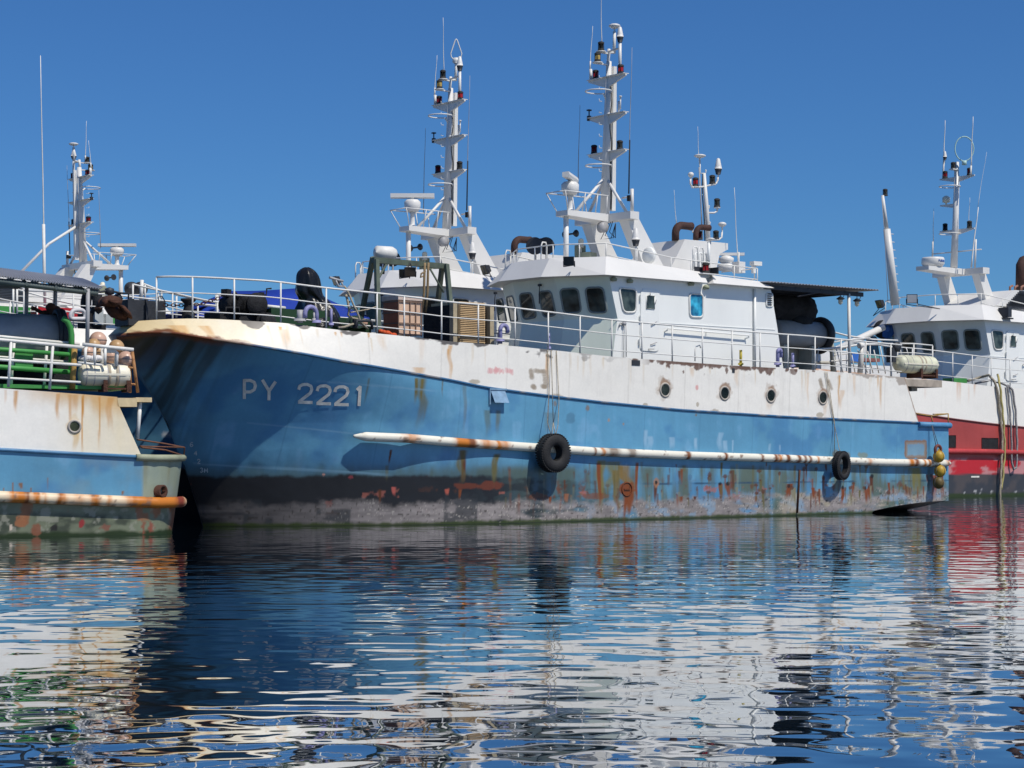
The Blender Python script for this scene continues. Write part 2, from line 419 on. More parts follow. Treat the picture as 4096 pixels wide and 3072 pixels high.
def paint_A(S, T, Z, rows):
    zb = zB(S); up = (rows[:, None] > 0) * np.ones_like(S)
    c = blue_base(S, Z)
    U0 = lambda x, y: FA.U(x, y, 0)
    # pale chalky drips above the fender
    for x, y0, y1, w in ((2585,1720,1800,18),(2600,1745,1800,26),(2690,1748,1800,26),(2785,1752,1805,16),(2880,1730,1812,26),(2900,1762,1812,22),(2930,1760,1812,8),(3078,1775,1815,12),(3120,1780,1815,8),(2480,1855,1920,10),(2495,1860,1900,22),(2505,1855,1940,8)):
        p = U0(x, y0); c = streak(c, S, Z, p.x, p.z, w / 95, (y1 - y0) / 120, (.34, .50, .64), .45, int(x), .1)
    # olive slime below the fender
    n = fbm(S * 4.5, Z * .5, 41); n2 = fbm(S * .5, Z * .8, 43)
    zr = 2.25 - .028 * (S + 5)
    c = mixc(c, (.10, .115, .06), .85 * sst_(.40, .72, n * .6 + n2 * .5) * sst_(1.72, 1.45, Z + .0 * S) * sst_(-9.5, -6, S))
    # grey soot on the lower fore body
    c = mixc(c, (.045, .085, .12), .60 * sst_(2.1, 1.2, Z + .5 * (n - .5)) * sst_(2, -5, S))
    c = mixc(c, (.06, .10, .09), .55 * sst_(1.75, 1.35, Z + .35 * (fbm(S * 5, Z * .6, 47) - .5)) * sst_(4, -3, S))
    # black boot-top, strong forward, worn away aft
    k = sst_(2.5, -6.0, S)
    zk = 1.36 - .30 * sst_(-6, 3, S)
    band = sst_(zk + .05, zk - .06, Z + .16 * (fbm(S * 4, Z * 2, 51) - .5))
    wear = fbm(S * 2.2, Z * 6, 53, 5)
    c = mixc(c, C_BLK, band * np.clip(k * 1.15 - sst_(.45, .62, wear) * (1 - k) * 1.3, 0, 1))
    c = mixc(c, (.02, .06, .12), .8 * sst_(.02, .0, np.abs(Z - zk) - .03 * fbm(S * 5, Z * 0, 55)) * sst_(1.5, 2.0, S) * sst_(.35, .6, fbm(S * 1.2, Z * 0, 56)))
    # exposed primer and barnacle scars near the water
    lo = .62 + .34 * (fbm(S * 1.4, Z * 1.2, 61) - .5) + .10 * sst_(2, 9, S)
    g = sst_(lo + .10, lo - .12, Z + .22 * (fbm(S * 6, Z * 9, 63) - .5))
    gcol = np.array((.27, .24, .23)) * (.5 + .8 * fbm(S * 3, Z * 12, 65))[..., None]
    gcol = mixc(gcol, (.22, .34, .46), .7 * sst_(.5, .7, fbm(S * 2.4, Z * 4, 67)) * sst_(-3, 3, S))
    gcol = mixc(gcol, (.40, .35, .24), .6 * sst_(.5, .7, fbm(S * 1.8, Z * 3, 68)) * sst_(5, 9, S))
    m = g * np.clip(.35 + .75 * sst_(-10.5, -6, S), 0, 1) * sst_(.22, .42, fbm(S * .8 + 3, Z * 3, 69))
    c = c * (1 - m[..., None]) + gcol * m[..., None]
    # square dark patches of old paint at the forefoot
    for s0, s1, z0, z1 in ((-10.6, -9.9, .0, .42), (-9.0, -8.1, .02, .50), (-5.6, -4.5, 0, .9), (-11, -10.2, .3, .8)):
        b = sst_(s0, s0 + .06, S) * sst_(s1, s1 - .06, S) * sst_(z0 - .02, z0 + .05, Z) * sst_(z1, z1 - .1, Z)
        c = mixc(c, (.03, .035, .04), .75 * b * sst_(.30, .55, fbm(S * 3, Z * 5, 83)))
    sp = vn(S * 26, Z * 26, 71); sp2 = vn(S * 17 + 5, Z * 17, 73)
    c = mixc(c, (.50, .46, .40), .7 * g * sst_(.80, .92, sp) * sst_(-9.5, -7, S)); c = mixc(c, (.04, .035, .03), .75 * g * sst_(.80, .9, sp2))
    # rust freckles in the splash zone
    fz = np.exp(-((Z - .85) / .28) ** 2)
    c = mixc(c, (.14, .045, .018), .85 * fz * sst_(.66, .76, fbm(S * 3.1, Z * 4.2, 75, 5)) * sst_(-8, -3, S))
    c = mixc(c, C_PINK, .6 * fz * sst_(.75, .80, fbm(S * 2.3 + 9, Z * 3.5, 77, 4)))
    # weed at the waterline
    c = mixc(c, (.035, .055, .008), sst_(.13, .03, Z + .10 * (fbm(S * 5, Z * 2, 79) - .5)) * .95)
    c = mixc(c, (.012, .013, .012), sst_(.03, -.02, Z))
    # individual runs of rust: x, y from, y to, width (photo px), strength, colour
    for x, y0, y1, w, a, q in ((1862,1800,1960,26,.95,C_RUSTD),(1855,1800,1950,40,.6,C_OLIVE),(1985,1815,1960,34,.75,C_OLIVE),(1605,1800,1870,10,.9,C_RUSTD),(1600,1860,1940,14,.5,C_OLIVE),
            (1690,1512,1740,50,.6,(.13,.13,.07)),(1668,1512,1640,16,.85,(.14,.12,.04)),(1690,1515,1640,14,.8,(.15,.12,.03)),(1770,1520,1600,8,.6,(.13,.11,.04)),(1493,1512,1620,10,.5,C_OLIVE),(1860,1540,1740,20,.35,C_OLIVE),(1945,1640,1760,36,.5,(.10,.14,.12)),(1990,1640,1760,26,.55,(.12,.13,.08)),(2200,1650,1740,70,.5,(.12,.19,.23)),
            (2400,1840,2080,46,.85,(.17,.15,.05)),(2398,1850,2040,22,.9,C_RUST),(2450,1845,1990,90,.75,(.16,.165,.08)),(2470,1880,2070,40,.7,(.17,.12,.03)),(2510,1860,2080,64,.85,(.20,.13,.04)),(2545,1850,2060,16,.95,C_RUST),(2512,1960,2080,60,.85,C_RUST),
            (2622,1930,2030,22,.8,C_RUSTD),(2735,1860,1900,22,.5,C_OLIVE),(2885,1850,1930,14,.85,C_OLIVE),(2950,1855,1990,16,.55,(.20,.22,.14)),(3010,1860,1990,14,.45,C_OLIVE),(3080,1860,1990,14,.45,C_OLIVE),(3180,1860,1960,14,.7,C_OLIVE),(2880,1935,2010,26,.9,C_RUST),(2912,1935,2010,26,.9,C_RUST),(2880,1985,2000,16,.7,C_RUSTD),
            (3160,1935,1995,34,.85,C_RUST),(3253,1950,2010,22,.9,C_RUST),(3276,1955,2040,12,.9,C_RUST),(3368,1950,2030,22,.9,C_RUST),(3410,1940,1990,14,.8,C_RUST),(3488,1905,1990,22,.95,C_RUSTD),(3462,1955,2020,22,.9,C_RUST),(3557,1930,1990,14,.85,C_RUST),(3625,1945,1990,30,.8,C_RUST),(3640,1950,1990,20,.7,C_RUSTD),(3672,1945,2010,10,.85,C_RUST),(3695,1945,2005,10,.85,C_RUST),(3740,1900,2005,40,.9,(.24,.07,.04)),(3770,1900,2000,12,.95,C_RUST),
            (3660,1870,2010,70,.85,(.17,.16,.06)),(3625,1900,1990,40,.5,(.17,.16,.06)),(3350,1870,1990,30,.4,(.17,.18,.12)),
            (2725,1985,2020,26,.9,C_RUST),(2780,1985,2005,18,.8,C_RUSTD),(3026,1985,2020,14,.9,C_RUST),(2200,1985,2020,16,.9,C_RUST),(2270,1975,2015,26,.8,(.30,.12,.06)),(2330,1965,1990,40,.7,C_PINK),(1585,1960,2030,12,.8,C_RUSTD),(1632,1950,1985,18,.9,(.45,.10,.08)),(1810,1955,1985,20,.9,(.40,.09,.06)),(1855,1960,2000,14,.9,C_RUST),(2260,1920,1990,10,.8,C_RUSTD)):
        p = U0(x, y0); sc_ = 8000 / FA.W(p).y; c = streak(c, S, Z, p.x, p.z, w / (sc_ * .8), (y1 - y0) / sc_, q, a, int(x) % 97)
    for x, y, rx, ry, q, a in ((1880,1945,60,14,(.125,.032,.016),.95),(1960,1942,56,20,(.135,.035,.018),.95),(2380,1985,80,14,C_RUST,.6),(2508,1955,42,30,C_RUST,.95),(2625,1930,16,20,(.34,.17,.09),.8),(2625,1930,7,8,(.01,.01,.01),.95),(2880,1935,9,9,(.01,.01,.01),.9),(2912,1935,9,9,(.01,.01,.01),.9),(3155,1945,8,9,(.01,.01,.01),.8),(3370,1950,8,9,(.01,.01,.01),.9),(3462,1952,8,9,(.01,.01,.01),.9),(3488,1905,9,9,(.01,.01,.01),.9),
            (2350,1633,8,14,(.20,.17,.15),.9),(2220,1615,7,12,(.20,.17,.15),.8),(2435,1680,5,8,(.35,.25,.18),.8),(2494,1697,5,7,(.35,.22,.12),.8),(2785,1660,7,8,(.2,.14,.08),.8),(2280,1670,24,24,(.05,.12,.19),.45),(2720,1930,12,12,(.06,.12,.18),.6),(2760,1910,10,14,(.07,.16,.26),.6),
            (3345,1815,22,18,(.17,.18,.15),.8),(3390,1825,16,18,(.16,.14,.10),.7),(3450,1822,30,16,(.20,.22,.14),.7),(1050,1930,14,10,(.32,.03,.05),0),(1490,1910,10,8,(.26,.04,.05),.8),(1405,1900,5,6,(.5,.25,.2),.9)):
        p = U0(x, y); sc_ = 8000 / FA.W(p).y; c = blob(c, S, Z, p.x, p.z, rx / (sc_ * .8), ry / sc_, q, a, int(x) % 89)
    rg_ = random.Random(5)
    for k in range(120):                                   # many small runs of slime and rust below the fender
        s0 = rg_.uniform(-4, 16); aft = min(1, max(0, (s0 + 2) / 8)); z0 = rg_.uniform(.75, 1.75) if k % 3 else rg_.uniform(.55, 1.0)
        q = (C_OLIVE, C_RUSTD, C_RUST, (.22, .20, .12))[rg_.choice((0, 0, 1, 1, 2, 3))]
        c = streak(c, S, Z, s0, z0, rg_.uniform(.04, .16), rg_.uniform(.25, .75), q, rg_.uniform(.4, .95) * (.4 + .6 * aft), 200 + k, .4)
        if k % 2: c = blob(c, S, Z, s0, z0, rg_.uniform(.04, .12), rg_.uniform(.04, .09), C_RUSTD, .8 * (.4 + .6 * aft), 300 + k, 1.3)
    # rusted frame of a blanked-off port near the stern
    a0, a1 = U0(3622, 1765), U0(3705, 1832)
    ds = np.maximum(np.maximum(a0.x - S, S - a1.x), np.maximum(a1.z - Z, Z - a0.z)); fr = fbm(S * 6, Z * 6, 91)
    c = mixc(c, (.24, .13, .06), .9 * sst_(.10, .05, np.abs(ds + .03) + .12 * (fr - .45)))
    c = mixc(c, (.28, .33, .34), .4 * sst_(.0, -.06, ds))
    # bow: rust weeping from under the white band; dark stain also paints in shade
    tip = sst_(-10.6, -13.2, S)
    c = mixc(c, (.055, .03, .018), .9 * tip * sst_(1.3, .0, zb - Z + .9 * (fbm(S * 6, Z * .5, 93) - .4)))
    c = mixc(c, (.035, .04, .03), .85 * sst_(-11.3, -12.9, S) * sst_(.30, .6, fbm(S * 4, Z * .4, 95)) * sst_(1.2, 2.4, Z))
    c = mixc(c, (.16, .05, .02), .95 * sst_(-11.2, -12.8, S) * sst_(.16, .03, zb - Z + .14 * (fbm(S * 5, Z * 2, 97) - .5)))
    # faint plate seams
    for (xa, ya), (xb, yb) in (((992, 1691), (1430, 1737)), ((778, 1855), (1500, 1896)), ((1270, 1525), (1700, 1560))):
        a, b_ = hull_at(FA, xa, ya), hull_at(FA, xb, yb); sl = (b_.z - a.z) / (b_.x - a.x)
        c = mixc(c, (.22, .40, .55), .45 * sst_(.036, .008, np.abs(Z - a.z - sl * (S - a.x))) * sst_(a.x - .05, a.x, S) * sst_(b_.x + .6, b_.x, S))
    for k in range(11):                                    # butt welds between plates
        s0 = -10 + k * 2.35; c = mixc(c, (.05, .16, .28), .28 * sst_(.03, .008, np.abs(S - s0 - .06 * (Z - 2))) * sst_(1.4, 1.5, Z))
    # ---------------- white band
    w = white_base(S, Z); d = zT(S) - Z; e = Z - zb
    w = mixc(w, (.80, .50, .12), .95 * sst_(-12.2, -13.5, S + .5 * (fbm(S * 3, Z * 3, 101) - .5)))
    w = mixc(w, (.78, .66, .42), .75 * sst_(-9.8, -12.6, S + 1.3 * (fbm(S * 3, Z * 1.5, 103) - .5)))
    w = mixc(w, (.17, .055, .02), .95 * sst_(-11.0, -12.2, S) * sst_(.12, .04, e + .2 * (fbm(S * 5, Z * 5, 105) - .5)))
    for x, y0, y1, wd, a in ((870,1285,1340,60,.5),(950,1290,1350,40,.5),(1190,1300,1320,14,.9),(1195,1310,1400,40,.3),(1375,1325,1345,10,.7),(1395,1325,1350,8,.6),(1490,1330,1355,10,.8),(1545,1340,1420,40,.2),(1690,1470,1510,60,.5),(1690,1350,1480,30,.15),(1800,1380,1560,22,.6),(1795,1395,1430,10,.7),(2190,1415,1560,20,.5),(2770,1470,1520,26,.35),(2950,1475,1560,30,.25),(3230,1490,1650,14,.3),(3355,1500,1640,12,.7),(3365,1560,1650,30,.35),(3415,1500,1600,18,.35),(3525,1510,1660,16,.5),(3510,1500,1560,10,.6),(3080,1590,1650,40,.2),(3300,1610,1680,24,.25)):
        p = U0(x, y0); sc_ = 8000 / FA.W(p).y; w = streak(w, S, Z, p.x, p.z, wd / (sc_ * .8), (y1 - y0) / sc_, (.62, .33, .10), a, int(x) % 83)
    for k in range(46):
        s0 = rg_.uniform(-11, 13.6); w = streak(w, S, Z, s0, float(zT(np.array(s0))) - rg_.uniform(0, .15), rg_.uniform(.03, .14), rg_.uniform(.2, .9), (.58, .40, .18), rg_.uniform(.08, .34), 400 + k, .3)
    for k in range(11):
        s0 = -10.6 + k * 2.35; w = mixc(w, (.55, .52, .46), .45 * sst_(.028, .008, np.abs(S - s0 - .04 * (Z - 4))))
    # flaked edge under the rail
    fl = fbm(S * 3.2, Z * 3.2, 111, 5); 
    w = mixc(w, (.15, .085, .06), .95 * sst_(.0, .05, (fl - .47) * .9 - d * .9 + .03) * sst_(1.5, 2.6, S) * sst_(9.5, 8, S))
    w = mixc(w, (.10, .09, .085), .95 * sst_(.0, .05, (fbm(S * 1.6, Z * 3, 113, 4) - .46) * .8 - d) * sst_(2, -3, S))
    w = mixc(w, (.33, .27, .22), .8 * sst_(.0, .08, (fbm(S * 2.2, Z * 3, 115, 4) - .32) * .8 - d) * sst_(10.2, 11.4, S))
    for x, rx, ry in ((2540,24,9),(2605,12,8),(2700,60,9),(2760,50,12),(2860,44,12),(2950,56,13),(2985,26,16),(3015,16,10),(3060,18,5),(3148,10,9),(3183,8,8),(3255,10,7)):
        y = np.interp(x, *zip(*TOP_PX)) + 5; p = U0(x, y); sc_ = 8000 / FA.W(p).y
        w = blob(w, S, Z, p.x, p.z, rx / (sc_ * .8), ry / sc_, (.15, .085, .06), .95, x % 71, 1.1)
    # scars of old welds and lettering
    for x0, y0, x1, y1 in ((2123,1480,2128,1512),(2140,1483,2176,1486),(2176,1486,2182,1545),(2132,1545,2138,1550),(2172,1545,2180,1548),(3280,1520,3288,1545),(3312,1522,3326,1555)):
        a, b = U0(x0, y0), U0(x1, y1); n_ = 7
        for i in range(n_):
            q = a.lerp(b, i / (n_ - 1)); w = blob(w, S, Z, q.x, q.z, .10, .075, (.34, .28, .21), .55, i + x0 % 50, .8)
    for x0, y0, x1, y1 in ((1955,1482,1985,1484),(1985,1478,2012,1486),(2025,1480,2048,1488)):
        a, b = U0(x0, y0), U0(x1, y1)
        for i in range(5):
            q = a.lerp(b, i / 4); w = blob(w, S, Z, q.x, q.z, .06, .09, (.70, .30, .30), .5, i * 7 + x0 % 50, 1.6)
    for x, y in ((2658,1558),(2898,1572),(3083,1582),(3291,1590)):
        p = U0(x, y - 3); w = blob(w, S, Z, p.x, p.z, .37, .37, (.55, .48, .40), .6, x % 61, .9); w = blob(w, S, Z, p.x + .02, p.z + .03, .29, .29, (.26, .14, .07), .8, x % 59, .8)
    p = U0(2788, 1550); w = blob(w, S, Z, p.x, p.z, .07, .09, (.70, .30, .28), .8, 5, .5)
    for x, y, r_ in ((1895,1527,.22),(2225,1585,.35),(2580,1622,.12),(2676,1640,.16),(2790,1617,.06),(2860,1645,.2),(3280,1660,.2)):
        p = U0(x, y); w = blob(w, S, Z, p.x, p.z, r_, .08, (.40, .34, .25), .8, x % 57, .9)
    w = mixc(w, (.60, .52, .44), .5 * sst_(.10, .0, e) * sst_(.5, .7, fbm(S * 4, Z * 4, 119)))
    w = mixc(w, (.60, .56, .50), .18 * sst_(.58, .75, fbm(S * 9, Z * 1.2, 121)) * sst_(-6, 2, S))
    ec = 13.95 + .74 * np.clip((zT(S) - Z) / np.maximum(zT(S) - zb, .1), 0, 1) - S
    w = mixc(w, (.32, .21, .14), .85 * sst_(.07, .02, ec + .06 * (fbm(S * 5, Z * 5, 123) - .5)))
    out = c * (1 - up[..., None]) + w * up[..., None]
    return np.clip(out, .005, .9)
def paint_plain(S, T, Z, rows):
    up = (rows[:, None] > 0) * np.ones_like(S)
    c = blue_base(S, Z) * .8; c = mixc(c, C_BLK, sst_(1.42, 1.38, Z)); c = mixc(c, (.5, .55, .6), sst_(.022, .01, np.abs(Z - 2.4)))
    w = white_base(S, Z)
    w = mixc(w, (.25, .25, .25), .5 * sst_(.02, .01, np.abs(S + 10.35)))
    return c * (1 - up[..., None]) + w * up[..., None]

# ================================================================ SETTING: water and far hills
def make_water():
    m, n, b = nodemat('harbour_water'); L = n.links
    geo = N(n, 'ShaderNodeNewGeometry')
    def height(vec):
        tot = None
        for sc_, amp, sx, det, off in ((.45, .0022, .9, 0.0, 0.0), (2.0, .0058, .9, 0.0, 7.0), (4.4, .0021, .9, .0, 3.0)):
            mp = N(n, 'ShaderNodeMapping'); mp.inputs['Scale'].default_value = (sc_ * sx, sc_, 1); mp.inputs['Location'].default_value = (off, off * 1.7, off * .37)
            L.new(vec, mp.inputs[0])
            nz = N(n, 'ShaderNodeTexNoise'); nz.inputs['Scale'].default_value = 1; nz.inputs['Detail'].default_value = det; nz.inputs['Roughness'].default_value = .4
            L.new(mp.outputs[0], nz.inputs['Vector'])
            ml = N(n, 'ShaderNodeMath', operation='MULTIPLY'); ml.inputs[1].default_value = amp / sc_ * WAVE * 4
            L.new(nz.outputs['Fac'], ml.inputs[0])
            if tot is None: tot = ml.outputs[0]
            else:
                ad = N(n, 'ShaderNodeMath', operation='ADD'); L.new(tot, ad.inputs[0]); L.new(ml.outputs[0], ad.inputs[1]); tot = ad.outputs[0]
        return tot
    e = .02
    def off(v):
        a = N(n, 'ShaderNodeVectorMath', operation='ADD'); a.inputs[1].default_value = v; L.new(geo.outputs['Position'], a.inputs[0]); return a.outputs[0]
    h0, hx, hy = height(geo.outputs['Position']), height(off((e, 0, 0))), height(off((0, e, 0)))
    def slope(a):
        d = N(n, 'ShaderNodeMath', operation='SUBTRACT'); L.new(h0, d.inputs[0]); L.new(a, d.inputs[1])
        q = N(n, 'ShaderNodeMath', operation='DIVIDE'); L.new(d.outputs[0], q.inputs[0]); q.inputs[1].default_value = e
        return q.outputs[0]
    cb = N(n, 'ShaderNodeCombineXYZ'); L.new(slope(hx), cb.inputs[0]); L.new(slope(hy), cb.inputs[1]); cb.inputs[2].default_value = 1
    nm = N(n, 'ShaderNodeVectorMath', operation='NORMALIZE'); L.new(cb.outputs[0], nm.inputs[0])
    L.new(nm.outputs[0], b.inputs['Normal'])
    b.inputs['Base Color'].default_value = (.004, .012, .022, 1); b.inputs['Roughness'].default_value = .015; b.inputs['IOR'].default_value = WIOR
    gl = N(n, 'ShaderNodeBsdfGlossy'); gl.inputs['Roughness'].default_value = .012; gl.inputs['Color'].default_value = (.88, .90, .92, 1); L.new(nm.outputs[0], gl.inputs['Normal'])
    ms = N(n, 'ShaderNodeMixShader'); lw = N(n, 'ShaderNodeLayerWeight'); lw.inputs['Blend'].default_value = .5; L.new(nm.outputs[0], lw.inputs['Normal']); pw = N(n, 'ShaderNodeMath', operation='POWER'); pw.inputs[1].default_value = 5.5; L.new(lw.outputs['Facing'], pw.inputs[0]); pm = N(n, 'ShaderNodeMath', operation='MULTIPLY'); pm.inputs[1].default_value = GLOSS; L.new(pw.outputs[0], pm.inputs[0]); L.new(pm.outputs[0], ms.inputs[0]); L.new(b.outputs[0], ms.inputs[1]); L.new(gl.outputs[0], ms.inputs[2]); L.new(ms.outputs[0], n.nodes['Material Output'].inputs['Surface'])
    w = MB(); w.add([(-3000, -60, 0), (3000, -60, 0), (3000, 9000, 0), (-3000, 9000, 0)], [(0, 1, 2, 3)])
    structure(w.build('water', m))
WAVE = 1.0; WIOR = 1.33; GLOSS = 1.0
make_water()
def make_hills():
    m = mat('far_hill_haze', (.07, .16, .34), 1.0, .12, .004, spec=0)  # distance haze is put into the blue hill colour
    b = MB(); Yd = 5200.0
    k = Yd / FPX
    prof = [(380, 1240), (440, 1222), (500, 1196), (518, 1176), (540, 1166), (562, 1172), (580, 1186), (592, 1183), (604, 1192), (622, 1210), (660, 1260), (720, 1330), (800, 1420)]
    rows_ = []
    for (w_, f) in ((-700, 0.0), (-300, .55), (0, 1.0), (350, .6), (800, 0.0)):
        rows_.append([((x - CXP) * k, Yd + w_ * .6, (HCAM + (YH - y) * k) * f - (0 if f else 5)) for x, y in prof])
    for i in range(4):
        o = len(b.v); n_ = len(prof)
        b.add(rows_[i] + rows_[i + 1], [(j, j + 1, n_ + j + 1, n_ + j) for j in range(n_ - 1)], True)
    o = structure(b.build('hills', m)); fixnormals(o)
make_hills()

# ================================================================ SHIP PARTS (ship-local coordinates)
def ray_plane(F, px, py, p0, nrm):
    a = F.U(px, py, p0[1] - 3.0); b = F.U(px, py, p0[1] + 3.0); d = b - a
    return a + d * ((Vector(p0) - a).dot(nrm) / d.dot(nrm))
def rounded(q, r=.18, n=4):
    """rounded polygon from four corners"""
    out = []
    for i in range(4):
        p = q[i]; a = q[i - 1]; b = q[(i + 1) % 4]
        l = min((a - p).length, (b - p).length) * .48; k = min(r, l)
        pa = p + (a - p).normalized() * k; pb = p + (b - p).normalized() * k
        for j in range(n + 1):
            t = j / n; out.append(pa * (1 - t) ** 2 + p * 2 * t * (1 - t) + pb * t * t)
    return out
def window(parent, q, glass, frame=GASK, r=.14, fr=.03, nrm=None, label=None):
    q = [Vector(p) for p in q]
    if nrm is None: nrm = (q[1] - q[0]).cross(q[3] - q[0]).normalized()
    if nrm.dot(Vector((-.64, -.76, 0))) < 0: nrm = -nrm
    ring_ = rounded(q, r)
    w = MB().tube([p + nrm * .012 for p in ring_], fr, 6, True).build('window', frame, parent, label)
    g = MB(); g.add([p + nrm * .014 for p in ring_] , [tuple(range(len(ring_)))]); g.add([p - nrm * .01 for p in ring_], [tuple(range(len(ring_)))[::-1]])
    g.build('pane', glass, w)
    return w
def nav_light(parent, p, lens, k=1.0):
    b = MB(); x, y, z = p
    b.lathe((x, y, z), [(.115 * k, 0), (.10 * k, .05 * k), (.085 * k, .07 * k)], 12, mi=0)
    b.lathe((x, y, z), [(.085 * k, .07 * k), (.085 * k, .22 * k)], 12, mi=1)
    b.lathe((x, y, z), [(.10 * k, .22 * k), (.105 * k, .26 * k), (.06 * k, .29 * k), (.001, .30 * k)], 12, mi=0)
    for i in range(4):
        a = math.pi / 4 + i * math.pi / 2
        b.tube([(x + .093 * k * math.cos(a), y + .093 * k * math.sin(a), z + .06 * k), (x + .093 * k * math.cos(a), y + .093 * k * math.sin(a), z + .23 * k)], .008, 4, mi=0)
    return b.build('navigation_light', [BLACK, lens], parent)
def mushroom(parent, p, r=.19, h=.10, stem_=.12):
    b = MB(); b.lathe(p, [(.02, -stem_), (.025, 0), (r * .55, .0), (r, h * .45), (r * .95, h * .75), (r * .6, h), (.001, h * 1.1)], 16)
    return b.build('satellite_dome', WHITE, parent)
def cone_ant(parent, p, k=1.0):
    b = MB(); b.lathe(p, [(.07 * k, -.12 * k), (.10 * k, 0), (.115 * k, .05 * k)], 14, mi=1); b.lathe(p, [(.115 * k, .05 * k), (.10 * k, .12 * k), (.055 * k, .34 * k), (.03 * k, .37 * k), (.001, .375 * k)], 14, mi=0)
    b.tube([(p[0], p[1], p[2] - .3 * k), p], .022 * k, 6, mi=0)
    return b.build('cone_antenna', [WHITE, DGREY], parent)
def whip(parent, a, b, r=.011, base=None, m=None):
    a, b = Vector(a), Vector(b); w = MB(); pts = [a.lerp(b, i / 6) + Vector((0, .03 * math.sin(i * .9), 0)) * (i / 6) for i in range(7)]
    w.tube(pts, [r * (1.25 - .75 * i / 6) for i in range(7)], 5, mi=0)
    if base: w.tube([a, a.lerp(b, base)], r * 2.1, 6, mi=1)
    return w.build('whip_antenna', [m or GREYM, WHITE if m is None else m], parent)
def floodlight(parent, p, d, size=.26, glass=None, arm=None):
    """box lamp looking along d, on a bent bracket to the point arm"""
    p = Vector(p); d = Vector(d).normalized(); x = d.cross(Vector((0, 0, 1))).normalized(); y = x.cross(d)
    def fr(k, off): return [p + d * off + x * a * size * k / 2 + y * c * size * k * .42 for a, c in ((-1, -1), (1, -1), (1, 1), (-1, 1))]
    b = MB(); b.loft(fr(.72, -.12), fr(1.0, .02)); b.loft(fr(1.08, .02), fr(1.08, .06))
    if arm is not None:
        arm = Vector(arm)
        for sg in (-1, 1): b.tube([p + x * sg * size * .56, p + x * sg * size * .56 - y * size * .55, arm], .016, 5)
    o = b.build('floodlight', DGREY, parent)
    MB().add(fr(.94, .063), [(0, 1, 2, 3)]).build('lamp_glass', glass or DKG, o)
    return o

